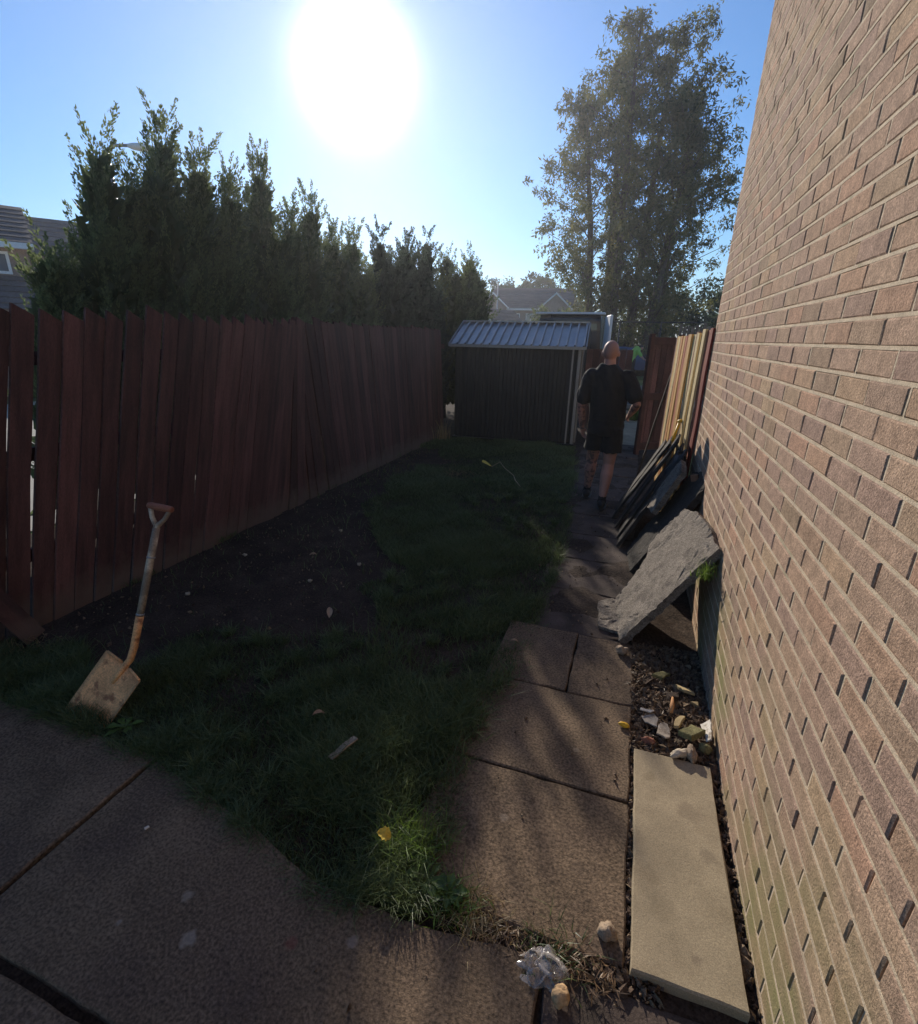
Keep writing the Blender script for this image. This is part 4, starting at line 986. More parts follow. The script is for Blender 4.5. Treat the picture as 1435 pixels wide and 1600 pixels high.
# yellow handled tool propped in the pile
y_ = tag(empty('yellow_tool', (.385, 5.25, .80)), 'yellow handled tool propped upright against the timber bundle', 'tool')
MB().tube([(0, 0, 0), (.02, .01, .13), (.045, .02, .25)], [.011, .012, .013], 8).build('shaft', M_YELLOW, y_)
MB().tube([(.03, .02, .262), (.058, .022, .275), (.085, .022, .262)], [.016, .018, .014], 8).build('grip', M_YELLOW, y_)
MB().box((-.02, -.008, -.16), (.02, .008, .0), ch=.003).build('blade', M_STEEL, y_)

# crumpled dark tarpaulin / felt
def lumpy(name, c, r, seed, m, label, cat, amp=.35, fr_=9.0, rot=(0, 0, 0), seg=20, rings=14):
    b = MB().ellip((0, 0, 0), r, seg, rings); vs = []
    for v in b.v:
        n_ = mnoise.fractal(Vector(v)*fr_*(3.2 if max(r) < .06 else 1)+Vector((seed, seed*2, 0)), 1.0, 2.0, 4)
        k = 1+(amp+.22 if max(r) < .06 else amp)*n_; vs.append((v[0]*k, v[1]*k, v[2]*k))
    b.v = vs; o = b.build(name, m); o.location = c; o.rotation_euler = rot
    return tag(o, label, cat)
lumpy('crumpled_felt', (.375, 4.62, .70), (.05, .07, .22), 3, M_PLASTIC_BLK, 'crumpled black roofing felt stuffed between slab and timber', 'roofing felt', .6, 14, (0, rad(24), 0))
MB_off = beam('timber_offcut', (.50, 4.22, .775), (.548, 4.20, .79), .05, .028, M_TIMBER[4], 'short timber offcut wedged on top of the rear slab', 'timber', facing=Vector((0, 0, 1)))

# ------------------------------------------------------------------ leaning broken slabs
def broken_slab(name, O, U, V_, poly, thk, m, label, seed, cat='slab'):
    """irregular slab: outline poly in (u,v) metres on axes U,V; finely cut so that its face is rough"""
    U = Vector(U).normalized(); V_ = Vector(V_); V_ = (V_-U*V_.dot(U)).normalized(); Nn = U.cross(V_)
    r = random.Random(seed); pts = []
    for i in range(len(poly)):
        a = Vector(poly[i]); b = Vector(poly[(i+1) % len(poly)]); n = max(2, int((b-a).length/.035))
        for k in range(n):
            p = a.lerp(b, k/n); pts.append((p.x+r.uniform(-.006, .006), p.y+r.uniform(-.006, .006)))
    bm = bmesh.new()
    f = bm.faces.new([bm.verts.new((p[0], p[1], 0)) for p in pts])
    bmesh.ops.triangulate(bm, faces=[f])
    for _ in range(3): bmesh.ops.subdivide_edges(bm, edges=[e for e in bm.edges if e.calc_length() > .022], cuts=1)
    bmesh.ops.triangulate(bm, faces=bm.faces[:])
    ext = bmesh.ops.extrude_face_region(bm, geom=bm.faces[:])
    low = [v for v in ext['geom'] if isinstance(v, bmesh.types.BMVert)]
    for v in low: v.co.z -= thk
    for v in bm.verts:
        q = v.co.copy(); n_ = mnoise.fractal(Vector((q.x*9, q.y*26, q.z*9+seed)), 1.0, 2.0, 5)
        v.co.z += .0032*n_ - (.007 if abs(mnoise.noise(Vector((q.x*7+seed, q.y*15, 2.0)))) < .045 else 0)
    bmesh.ops.recalc_face_normals(bm, faces=bm.faces[:])
    me = bpy.data.meshes.new(name); bm.to_mesh(me); bm.free(); me.materials.append(m)
    o = bpy.data.objects.new(name, me); col.objects.link(o)
    o.matrix_world = Matrix(((U.x, V_.x, Nn.x, O[0]), (U.y, V_.y, Nn.y, O[1]), (U.z, V_.z, Nn.z, O[2]), (0, 0, 0, 1)))
    return tag(o, label, cat)
# u along -Y..+Y, v up the slope toward the wall
broken_slab('concrete_slab', (.045, 3.45, .0), (.09, -1, 0), (.44, .0, .70), [(.0, .0), (.56, .0), (.60, .84), (.30, .86), (-.02, .85), (-.26, .78), (-.31, .52), (-.27, .42), (-.14, .36), (-.06, .22)], .046, M_CONC_GREY, 'large grey broken concrete slab leaning on the brick wall, sunlit, nearest', 3)
broken_slab('concrete_slab', (.10, 4.46, .0), (.05, -1, 0), (.43, .0, .78), [(.0, .0), (.52, .02), (.56, .9), (.25, .95), (.02, .88), (.05, .5), (-.02, .3)], .05, M_SHADESLAB, 'concrete slab with shade painted into its colour, leaning behind the nearest slab', 5)
broken_slab('concrete_slab', (.215, 4.48, .42), (.04, -.5, .0), (.205, .0, .45), [(.0, .0), (.26, .03), (.28, .44), (.05, .50), (-.02, .25)], .045, M_CONC_GREY, 'narrow broken slab with a thin sunlit edge, topmost of the leaning slabs', 6)
broken_slab('concrete_slab', (-.08, 3.32, .004), (1, .15, 0), (-.1, 1, 0), [(.0, -.30), (.20, -.36), (.19, .0), (.13, .12), (.02, .05)], .02, M_CONC_GREY, 'cracked flat slab fragment on the path at the foot of the leaning slab', 8)

# ------------------------------------------------------------------ debris in the strip
def shard(name, loc, poly, thk, m, label, rot, cat='debris', seed=0):
    r = random.Random(label); pp = []
    for i in range(len(poly)):
        a_, b_ = Vector(poly[i]), Vector(poly[(i+1) % len(poly)]); n_ = max(1, int((b_-a_).length/.014))
        pp += [tuple(a_.lerp(b_, k/n_)*.88+Vector((r.uniform(-.003, .003), r.uniform(-.003, .003)))) for k in range(n_)]
    b = MB().prism(pp, -thk/2, thk/2, chamfer=min(.003, thk*.3)); o = b.build(name, m); o.location = loc; o.rotation_euler = [rad(x) for x in rot]
    return tag(o, label, cat)
S = lambda *p: [(x*.001, y*.001) for x, y in p]
shard('plastic_shard', (.335, 2.145, .035), S((-28,-70),(15,-72),(40,-50),(30,10),(10,55),(-8,62),(-30,40)), .006, M_SHARD, 'long smooth grey shard lying across the rubble', (-7, 5, -12))
shard('plastic_shard', (.285, 2.20, .03), S((-45,-10),(0,-60),(30,0),(20,45),(-50,40)), .006, M_SHARD, 'darker grey triangular shard under the long smooth one', (-4, -12, 20))
shard('white_shard', (.535, 2.20, .055), S((-35,-80),(-5,-90),(25,60),(-40,65)), .006, M_SHARD_W, 'white angular shard propped against the foot of the wall', (-8, -48, 10))
shard('white_shard', (.255, 2.245, .04), S((-35,-6),(20,-10),(40,6),(-30,10)), .005, M_SHARD_W, 'thin white strip left of the grey shards', (10, 0, 5))
shard('tan_shard', (.405, 2.205, .05), S((-55,-30),(-30,-40),(55,30),(30,45),(-20,20)), .012, M_SHARD_T, 'tan wedge of broken tile right of the long grey shard', (-10, -9, 30))
shard('mossy_tile', (.455, 2.155, .045), S((-50,-45),(25,-60),(55,50),(-20,60)), .028, M_SHARD_G, 'mossy green chunk of roof tile near the wall', (-8, -12, -25))
shard('tile_fragment', (.335, 2.59, .03), S((-60,-20),(0,-35),(65,25),(10,30)), .018, M_SHARD_G, 'flat brown tile fragment in the shade edge of the strip', (10, 10, 10))
shard('tile_fragment', (.455, 2.50, .03), S((-65,20),(-10,-25),(60,-22),(20,15)), .016, M_SHARD_T, 'slim tan tile fragment close to the wall in half shade', (-9, -8, -20))
shard('tile_fragment', (.385, 2.42, .03), S((-40,-20),(25,-30),(40,20),(-20,28)), .025, M_RUBBLE, 'small dark block of broken brick in the middle of the strip', (0, 12, 40))
shard('tile_fragment', (.50, 2.42, .02), S((-30,-12),(25,-14),(10,16)), .012, M_SHARD_T, 'small triangular chip beside the wall', (10, 0, -30))
MB().tube([(0, 0, 0), (.006, .05, .012), (.008, .095, .02)], [.008, .011, .005], 7).build('wood_sliver', M_TIMBER[1], tag(empty('wood_splinter', (.372, 2.275, .04)), 'thin pinkish wood splinter standing above the grey shard', 'splinter'))
lumpy('pale_stone', (.402, 2.018, .03), (.05, .02, .02), 2, M_BONE, 'pale smooth stone at the far edge of the small slab', 'stone', .15, 12, (0, 0, rad(30)))
lumpy('brown_stone', (.448, 2.03, .035), (.022, .045, .022), 4, M_STONE, 'brown oblong stone beside the pale one at the slab edge', 'stone', .2, 14, (rad(20), 0, rad(10)))
lumpy('round_stone', (.515, 2.10, .02), (.028, .022, .024), 6, M_SHARD_G, 'round mossy stone by the foot of the wall', 'stone', .1, 12)
lumpy('yellow_stone', (.155, 2.135, .012), (.026, .014, .012), 8, M_YELLOW, 'small yellow stone at the path edge left of the rubble', 'stone', .15, 16)
lumpy('red_stone', (.27, 2.08, .0), (.032, .02, .02), 9, pm('red_brick_bit', (.34, .14, .09), var=.3, bump=.4), 'reddish brick crumb in the soil above the small slab', 'stone', .3, 18)
lumpy('brown_stone', (.12, 2.77, .02), (.035, .028, .025), 10, M_STONE, 'brown stone at the lower corner of the leaning slab', 'stone', .25, 14)
lumpy('brown_stone', (.132, 1.165, .012), (.030, .028, .026), 12, M_STONE, 'reddish brown stone on the path edge beside the narrow gap', 'stone', .12, 16)
nut = lumpy('round_stone', (.018, .945, .018), (.027, .027, .030), 13, pm('ochre_stone', (.46, .30, .16), var=.15, scale=30, bump=.4), 'smooth ochre round stone just below the plastic bag', 'stone', .06, 16)
for i, (x, y, s, lab) in enumerate([(-1.62, .43, .018, 'white chip lying in the dark patio joint at the lower left'), (-.80, .56, .012, 'white triangular chip on the bare patio near the bottom edge'), (-.50, .50, .010, 'tiny white chip on the patio right of the triangular one'), (-1.55, .93, .008, 'small pale pebble on the patio left of the spade joint')]):
    shard('white_chip', (x, y, .008), [(-s, -s*.6), (s*.8, -s), (s, s*.5), (-s*.3, s)], .006, M_SHARD_W, lab, (6, 4, 30*i), 'chip')
# polythene bag, crumpled and clear
mp_ = bpy.data.materials.new('clear_polythene'); mp_.use_nodes = True
_n = mp_.node_tree.nodes; _l = mp_.node_tree.links; _n.clear()
_o = _n.new('ShaderNodeOutputMaterial'); _t = _n.new('ShaderNodeBsdfTransparent'); _g = _n.new('ShaderNodeBsdfGlossy'); _g.inputs['Roughness'].default_value = .18
_d = _n.new('ShaderNodeBsdfDiffuse'); _d.inputs['Color'].default_value = (.55, .50, .48, 1)
_m1 = _n.new('ShaderNodeMixShader'); _m1.inputs[0].default_value = .28; _m2 = _n.new('ShaderNodeMixShader'); _m2.inputs[0].default_value = .05
_l.new(_t.outputs[0], _m1.inputs[1]); _l.new(_d.outputs[0], _m1.inputs[2]); _l.new(_m1.outputs[0], _m2.inputs[1]); _l.new(_g.outputs[0], _m2.inputs[2]); _l.new(_m2.outputs[0], _o.inputs[0])
def bag():
    n = 26; V = []; F = []
    for j in range(n+1):
        for i in range(n+1):
            u = i/n*2-1; v = j/n*2-1
            x = .068*u*(1-.25*v*v); y = .05*v*(1-.2*u*u)
            q = Vector((u*2.2, v*2.2, 7.7))
            z = .006+.034*abs(mnoise.fractal(q, .9, 2.1, 4)) + .016*(1-u*u)*(1-v*v)
            rr = max(abs(u), abs(v)); z *= (1-.8*max(0, rr-.7)/.3)
            x += .03*mnoise.noise(q*1.3+Vector((9, 0, 0))); y += .03*mnoise.noise(q*1.3+Vector((0, 5, 0)))
            V.append((x, y, z))
    for j in range(n):
        for i in range(n): F.append((j*(n+1)+i, j*(n+1)+i+1, (j+1)*(n+1)+i+1, (j+1)*(n+1)+i))
    o = link('plastic_bag', np_mesh('plastic_bag', V, F, smooth=True), mp_); o.location = (-.04, 1.0, .0)
    tag(o, 'crumpled clear plastic bag lying on the patio joint at the bottom', 'plastic bag')
bag()
# leaves, wood and stalks on the lawn
def leaf(name, loc, ln, wd, m, label, rot, cat='leaf', lobes=0):
    V = []; n = 8
    for i in range(n+1):
        t = i/n; ww = wd*.5*math.sin(math.pi*min(1, t*.96+.02))**.8*(1.3 if lobes and i % 2 else 1)
        z = .012*math.sin(t*3)
        V += [(ln*(t-.5), -ww, z+.008), (ln*(t-.5), 0, z), (ln*(t-.5), ww, z+.008)]
    F = []
    for i in range(n): q = i*3; F += [(q, q+1, q+4, q+3), (q+1, q+2, q+5, q+4)]
    me = bpy.data.meshes.new(name); me.from_pydata(V, [], F); me.materials.append(m)
    o = bpy.data.objects.new(name, me); col.objects.link(o); o.location = loc; o.rotation_euler = [rad(x) for x in rot]
    so_ = o.modifiers.new('thick', 'SOLIDIFY'); so_.thickness = .0015
    return tag(o, label, cat)
leaf('fallen_leaf', (-1.765, 2.5, .02), .09, .04, M_LEAFB, 'pale dead leaf on the bare soil beside the lawn', (10, -20, 120))
leaf('fallen_leaf', (-1.88, 6.66, .09), .20, .14, M_LEAFY, 'big yellow leaf on the far lawn beside a trailing stalk', (20, 25, 60), lobes=1)
leaf('fallen_leaf', (-.655, 1.15, .10), .055, .04, M_LEAFY, 'yellow leaf on the lawn corner above the dandelion', (15, 30, 20), lobes=1)
leaf('fallen_leaf', (-2.45, 3.3, -.005), .06, .03, M_LEAFB, 'small pale leaf on the bare bed right of the spade', (10, 0, 30))
leaf('fallen_leaf', (-1.25, 1.62, .06), .075, .03, M_LEAFB, 'curled brown leaf in the front lawn', (0, 30, 70))
leaf('fallen_leaf', (-.52, 2.63, .012), .05, .02, M_LEAFB, 'pale leaf at the lawn edge of the middle path', (0, 12, 20))
beam('wood_chip', (-1.055, 1.42, .055), (-1.0, 1.545, .075), .038, .006, M_LEAFB, 'curved strip of pale bark lying on the front lawn', 'bark strip', facing=Vector((1, 0, .3)))
MB().tube([(-1.80, 6.64, .07), (-1.70, 6.72, .13), (-1.58, 6.52, .10), (-1.40, 6.30, .07), (-1.32, 6.05, .08), (-1.22, 5.92, .04)], .006, 5).build('trailing_stalk', M_ROPE)
tag(bpy.data.objects['trailing_stalk'], 'long thin pale stalk trailing over the far lawn', 'stalk')
for i, (x, y) in enumerate([(-2.9, 2.4), (-2.2, 2.9), (-2.55, 3.9), (-3.0, 3.1), (-2.0, 3.3)]):
    lumpy('pale_pebble', (x, y, -.01), (.018, .014, .012), 30+i, M_BONE, ['pale pebble on the bare soil near the fence foot', 'pale pebble in the middle of the bare bed', 'pale pebble at the far end of the bare bed', 'pale pebble on the soil behind the spade shaft', 'pale pebble on the soil near the lawn edge'][i], 'pebble', .3, 30, seg=10, rings=7)

# ================================================================== SPADE
sp = tag(empty('garden_spade', (-2.361, 1.247, -.03)), 'spade with a muddy ochre blade stuck upright at the lawn edge beside the patio', 'spade')
ab = Vector((.111, .173, .235)).normalized(); L_b, W_b = .325, .265
wx = Vector((.99, .10, 0)); wx = (wx-ab*wx.dot(ab)).normalized(); nz = wx.cross(ab)
if nz.y > 0: nz = -nz
bv = []; bf = []; nu, nv = 10, 8
for j in range(nv+1):
    for i in range(nu+1):
        u = i/nu*2-1; v = j/nv
        bv.append(wx*(u*W_b/2*(1.0+.02*v)) + ab*(L_b*v - (.010*(u*u) if j == 0 else 0)) - nz*(.018*(1-u*u)*(.25+.75*v)))
nb = len(bv); bv += [p - nz*.004 for p in bv]
for j in range(nv):
    for i in range(nu):
        q = j*(nu+1)+i; bf += [(q, q+1, q+nu+2, q+nu+1), (nb+q+nu+1, nb+q+nu+2, nb+q+1, nb+q)]
for j in range(nv):
    for i in (0, nu): q = j*(nu+1)+i; bf.append((q, q+nu+1, nb+q+nu+1, nb+q))
for i in range(nu):
    for j in (0, nv): q = j*(nu+1)+i; bf.append((q, q+1, nb+q+1, nb+q))
bl = MB().add(bv, bf, True).build('blade', M_RUSTBLADE, sp)
for s_ in (-1, 1):
    MB().tube([ab*L_b+wx*(s_*.03)-nz*.018, ab*L_b+wx*(s_*.08)-nz*.012, ab*L_b+wx*(s_*.128)-nz*.002], .006, 8).build('tread', M_RUSTBLADE, bl)
TOP = Vector((.171, .503, .99)); N0 = ab*L_b - nz*.02
ax = (TOP-N0-ab*.05).normalized()
MB().tube([ab*(L_b-.10)-nz*.014, ab*(L_b-.03)-nz*.014, N0+ab*.035, N0+ab*.05+ax*.05, N0+ab*.05+ax*.13, N0+ab*.05+ax*.21], [.009, .016, .0175, .018, .0185, .019], 12).build('socket', M_RUSTBLADE, sp)
s0 = N0+ab*.05+ax*.205; s1 = TOP - ax*.11
sh = MB().tube([s0, s0.lerp(s1, .33), s0.lerp(s1, .66), s1], [.0165, .018, .018, .0165], 12).build('shaft', M_SHAFT, sp)
for t in (.02, .66): MB().tube([s0.lerp(s1, t), s0.lerp(s1, t+.02)], .0195, 12).build('band', M_STEEL, sh)
wx = Vector((.97, .2, -.1)); wx = (wx-ax*wx.dot(ax)).normalized()
gl, gr = s1+ax*.105-wx*.055, s1+ax*.105+wx*.055
for g_, s_ in ((gl, -1), (gr, 1)):
    MB().tube([s1-ax*.02, s1+ax*.012+wx*(s_*.004), s1+ax*.05+wx*(s_*.034), g_], [.016, .013, .011, .0115], 8).build('yoke', M_SHAFT, sp)
MB().tube([gl-wx*.012, gl, gl.lerp(gr, .5), gr, gr+wx*.012], [.013, .0175, .0185, .0175, .013], 12).build('grip', M_GRIP, sp)

# ================================================================== PEOPLE
def remeshed(name, mb, voxel, m, parent, smooth=6, fold=0.0, fscale=9.0, seed=0):
    me = mb.mesh(name); tmp = bpy.data.objects.new('tmp', me); col.objects.link(tmp)
    r_ = tmp.modifiers.new('r', 'REMESH'); r_.mode = 'VOXEL'; r_.voxel_size = voxel; r_.use_smooth_shade = True
    s_ = tmp.modifiers.new('s', 'SMOOTH'); s_.factor = .5; s_.iterations = smooth
    dg = bpy.context.evaluated_depsgraph_get(); dg.update()
    me2 = bpy.data.meshes.new_from_object(tmp.evaluated_get(dg)); bpy.data.objects.remove(tmp, do_unlink=True)
    me2.materials.clear()
    if fold:
        n = len(me2.vertices); co = np.zeros(n*3, np.float32); me2.vertices.foreach_get('co', co); no = np.zeros(n*3, np.float32); me2.vertices.foreach_get('normal', no)
        co = co.reshape(-1, 3); no = no.reshape(-1, 3)
        d = np.array([mnoise.fractal(Vector((p[0]*fscale, p[1]*fscale, p[2]*fscale*.55+p[0]*5+seed)), .8, 2.0, 3) for p in co.astype(float)])
        co += no*(fold*d)[:, None]; me2.vertices.foreach_set('co', co.ravel().astype(np.float32)); me2.update()
    me2.polygons.foreach_set('use_smooth', [True]*len(me2.polygons))
    return link(name, me2, m, parent)
def limb(mb, pts, rs, n=5):
    P = [Vector(p) for p in pts]; out_p = []; out_r = []
    for i in range(len(P)-1):
        for k in range(n):
            t = k/n; out_p.append(P[i].lerp(P[i+1], t)); out_r.append(rs[i]*(1-t)+rs[i+1]*t)
    out_p.append(P[-1]); out_r.append(rs[-1])
    mb.tube(out_p, out_r, 14); mb.ellip(P[0], (rs[0],)*3); mb.ellip(P[-1], (rs[-1],)*3)
    for p, r_ in list(zip(P, rs))[1:-1]: mb.ellip(p, (r_,)*3)
def hand(mb, w_, d, side, ln=.185):
    """palm and five separate curled fingers: w_ wrist, d pointing direction, side = thumb side vector"""
    d = Vector(d).normalized(); side = Vector(side); side = (side-d*side.dot(d)).normalized(); nrm_ = d.cross(side)
    w_ = Vector(w_)
    mb.loft([(w_, side*.026, nrm_*.020), (w_+d*.03, side*.034, nrm_*.019), (w_+d*.075, side*.040, nrm_*.017), (w_+d*.092, side*.038, nrm_*.014)], 12)
    for k, (o, l) in enumerate(((.030, .070), (.010, .080), (-.011, .074), (-.030, .058))):
        b = w_+d*.085+side*o; c = b+d*l*.5+nrm_*.012; e = c+d*l*.3+nrm_*.03
        limb(mb, [b, c, e], [.0095, .0085, .007], 3)
    b = w_+d*.03+side*.028; limb(mb, [b, b+side*.028+d*.03+nrm_*.012, b+side*.03+d*.065+nrm_*.024], [.012, .0105, .008], 3)

man = tag(empty('person', (-.21, 5.6, 0)), 'bald person in black t-shirt and shorts walking away along the path', 'person')
mo = Vector((-.22, 5.8, 0)); man.scale = (.972, .972, .972)
W = lambda x, y, z: Vector((x, y, z)) - mo
sk = MB()
hc = W(-.318, 5.93, 1.725)
sk.ellip(hc+Vector((0, -.012, .012)), (.084, .104, .108), 18, 14)
sk.ellip(hc+Vector((0, .03, -.055)), (.060, .07, .075), 14, 10)                       # jaw
sk.ellip(hc+Vector((0, .105, -.015)), (.013, .018, .024), 8, 6)                       # nose
sk.ellip(hc+Vector((0, .092, -.062)), (.024, .012, .010), 8, 6)                       # lips
for s in (-1, 1):
    sk.ellip(hc+Vector((s*.087, .0, -.018)), (.012, .022, .034), 10, 8)               # ears
    sk.ellip(hc+Vector((s*.03, .085, .012)), (.016, .012, .008), 8, 6)                # brow and eye
limb(sk, [W(-.316, 5.915, 1.66), W(-.312, 5.90, 1.56), W(-.31, 5.90, 1.48)], [.060, .066, .10])
sk.loft([(W(-.31, 5.90, 1.54), (.08, 0, 0), (0, .07, 0)), (W(-.305, 5.90, 1.48), (.185, 0, 0), (0, .095, 0)), (W(-.30, 5.905, 1.36), (.19, 0, 0), (0, .118, 0)), (W(-.29, 5.91, 1.2), (.175, 0, 0), (0, .115, 0)), (W(-.285, 5.91, 1.06), (.165, 0, 0), (0, .112, 0)), (W(-.28, 5.91, .93), (.175, 0, 0), (0, .12, 0)), (W(-.28, 5.91, .85), (.15, 0, 0), (0, .11, 0))], 20)
SL, SRt = W(-.500, 5.90, 1.465), W(-.105, 5.90, 1.475)
EL, ER = W(-.572, 5.86, 1.150), W(.022, 5.83, 1.195)
WL, WR = W(-.545, 5.94, .895), W(-.040, 6.00, 1.060)
limb(sk, [SL, SL.lerp(EL, .45), EL, EL.lerp(WL, .3), WL], [.062, .054, .042, .046, .029])
limb(sk, [SRt, SRt.lerp(ER, .45), ER, ER.lerp(WR, .3), WR], [.062, .054, .042, .046, .029])
hand(sk, WL, (WL-EL)+Vector((.02, .02, 0)), (.3, 1, .2)); hand(sk, WR, (WR-ER)+Vector((-.02, .06, .02)), (.2, .3, 1))
HL, HR = W(-.365, 5.93, .90), W(-.195, 5.90, .90)
KL, KR = W(-.402, 6.07, .500), W(-.200, 5.92, .490)
AL, AR = W(-.428, 6.16, .105), W(-.222, 5.775, .105)
limb(sk, [HL, HL.lerp(KL, .4), KL, KL.lerp(AL, .3)+Vector((0, -.018, 0)), AL], [.10, .09, .064, .069, .039])
limb(sk, [HR, HR.lerp(KR, .4), KR, KR.lerp(AR, .3)+Vector((0, -.020, 0)), AR], [.10, .09, .064, .070, .039])
for A in (AL, AR):
    f_ = Vector((.0, 1, 0))
    sk.loft([(A+Vector((0, -.06, -.065)), (.03, 0, 0), (0, 0, .028)), (A+Vector((0, .0, -.06)), (.037, 0, 0), (0, 0, .04)), (A+Vector((0, .09, -.075)), (.044, 0, 0), (0, 0, .028)), (A+Vector((0, .16, -.083)), (.036, 0, 0), (0, 0, .018))], 12)
body = remeshed('body', sk, .0075, None, man, 5)
# skin with dark tattooing on the left arm and the left lower leg
ms = M_SKIN.copy(); ms.name = 'tattooed_skin'; body.data.materials.append(ms)
N = ms.node_tree.nodes; L = ms.node_tree.links; p = N['Principled BSDF']; src = p.inputs['Base Color'].links[0].from_socket
tcn = N.new('ShaderNodeTexCoord'); sx = N.new('ShaderNodeSeparateXYZ'); L.new(tcn.outputs['Object'], sx.inputs[0])
def cmp(v, op, k):
    n = N.new('ShaderNodeMath'); n.operation = op; L.new(v, n.inputs[0]); n.inputs[1].default_value = k; return n.outputs[0]
def mul(a, b, op='MULTIPLY'):
    n = N.new('ShaderNodeMath'); n.operation = op; L.new(a, n.inputs[0]); L.new(b, n.inputs[1]); return n.outputs[0]
arm_ = mul(cmp(sx.outputs['X'], 'LESS_THAN', -.27), cmp(sx.outputs['Z'], 'GREATER_THAN', .87))
leg_ = mul(cmp(sx.outputs['X'], 'LESS_THAN', -.10), mul(cmp(sx.outputs['Z'], 'LESS_THAN', .75), cmp(sx.outputs['Z'], 'GREATER_THAN', .12)))
ra_ = mul(cmp(sx.outputs['X'], 'GREATER_THAN', .16), cmp(sx.outputs['Z'], 'GREATER_THAN', 1.1))
nz_ = N.new('ShaderNodeTexNoise'); nz_.inputs['Scale'].default_value = 26; nz_.inputs['Detail'].default_value = 3; L.new(tcn.outputs['Object'], nz_.inputs['Vector'])
mrn = N.new('ShaderNodeMapRange'); mrn.inputs[1].default_value = .40; mrn.inputs[2].default_value = .52; mrn.inputs[3].default_value = .85; mrn.inputs[4].default_value = .25; L.new(nz_.outputs['Fac'], mrn.inputs[0])
msk = mul(mul(mul(arm_, leg_, 'MAXIMUM'), ra_, 'MAXIMUM'), mrn.outputs[0])
mx = N.new('ShaderNodeMix'); mx.data_type = 'RGBA'; L.new(msk, mx.inputs[0]); L.new(src, mx.inputs[6]); mx.inputs[7].default_value = (.06, .05, .055, 1)
zr = N.new('ShaderNodeMapRange'); zr.inputs[1].default_value = 1.66; zr.inputs[2].default_value = 1.74; zr.inputs[3].default_value = 0; zr.inputs[4].default_value = .55; L.new(sx.outputs['Z'], zr.inputs[0])
yr = N.new('ShaderNodeMapRange'); yr.inputs[1].default_value = .22; yr.inputs[2].default_value = .16; L.new(sx.outputs['Y'], yr.inputs[0])
mx2 = N.new('ShaderNodeMix'); mx2.data_type = 'RGBA'; L.new(mul(zr.outputs[0], yr.outputs[0]), mx2.inputs[0]); L.new(mx.outputs[2], mx2.inputs[6]); mx2.inputs[7].default_value = (.20, .12, .10, 1)
L.new(mx2.outputs[2], p.inputs['Base Color'])
ts = MB()
ts.loft([(W(-.312, 5.905, 1.60), (.078, 0, 0), (0, .076, 0)), (W(-.31, 5.90, 1.56), (.125, 0, 0), (0, .092, 0)), (W(-.305, 5.90, 1.49), (.205, 0, 0), (0, .112, 0)), (W(-.30, 5.905, 1.36), (.212, 0, 0), (0, .138, 0)), (W(-.29, 5.91, 1.2), (.203, 0, 0), (0, .135, 0)), (W(-.285, 5.91, 1.09), (.198, 0, 0), (0, .135, 0)), (W(-.282, 5.91, 1.0), (.204, 0, 0), (0, .142, 0))], 28)
limb(ts, [SL+Vector((.02, 0, -.002)), SL.lerp(EL, .45), SL.lerp(EL, .74)], [.087, .080, .083])
limb(ts, [SRt+Vector((-.02, 0, -.002)), SRt.lerp(ER, .45), SRt.lerp(ER, .74)], [.087, .080, .083])
tsh = remeshed('t_shirt', ts, .009, M_BLACK, man, 3, .018, 7, 2)
st = MB()
st.loft([(W(-.282, 5.91, 1.04), (.185, 0, 0), (0, .128, 0)), (W(-.28, 5.91, .93), (.20, 0, 0), (0, .145, 0)), (W(-.28, 5.91, .84), (.195, 0, 0), (0, .138, 0))], 24)
for Hh, Kk, xo in ((HL, KL, -.005), (HR, KR, .005)):
    e = Hh.lerp(Kk, .64)
    st.loft([(Hh+Vector((xo, 0, .02)), (.11, 0, 0), (0, .13, 0)), (Hh.lerp(Kk, .3)+Vector((xo, 0, 0)), (.106, 0, 0), (0, .12, 0)), (e+Vector((xo, 0, 0)), (.118, 0, 0), (0, .125, 0))], 20)
remeshed('shorts', st, .009, M_BLACK, man, 3, .018, 8, 5)
for A, Kn, nm in ((AL, KL, 'l'), (AR, KR, 'r')):
    so2 = MB(); limb(so2, [A.lerp(Kn, .30)+Vector((0, -.012, 0)), A.lerp(Kn, .12), A, A+Vector((0, .01, -.03))], [.047, .044, .043, .05]); so2.build('sock', M_SOCK, man)
    sh_ = MB(); sh_.loft([(A+Vector((0, -.085, -.055)), (.030, 0, 0), (0, 0, .04)), (A+Vector((0, -.03, -.05)), (.046, 0, 0), (0, 0, .055)), (A+Vector((0, .05, -.062)), (.048, 0, 0), (0, 0, .045)), (A+Vector((0, .13, -.074)), (.052, 0, 0), (0, 0, .032)), (A+Vector((0, .2, -.082)), (.038, 0, 0), (0, 0, .02))], 16)
    s2 = sh_.build('shoe', M_SHOE, man)
    MB().loft([(A+Vector((0, -.095, -.100)), (.03, 0, 0), (0, 0, .008)), (A+Vector((0, -.03, -.100)), (.05, 0, 0), (0, 0, .010)), (A+Vector((0, .13, -.100)), (.055, 0, 0), (0, 0, .010)), (A+Vector((0, .205, -.098)), (.036, 0, 0), (0, 0, .008))], 14).build('sole', M_PLASTIC_BLK, s2)

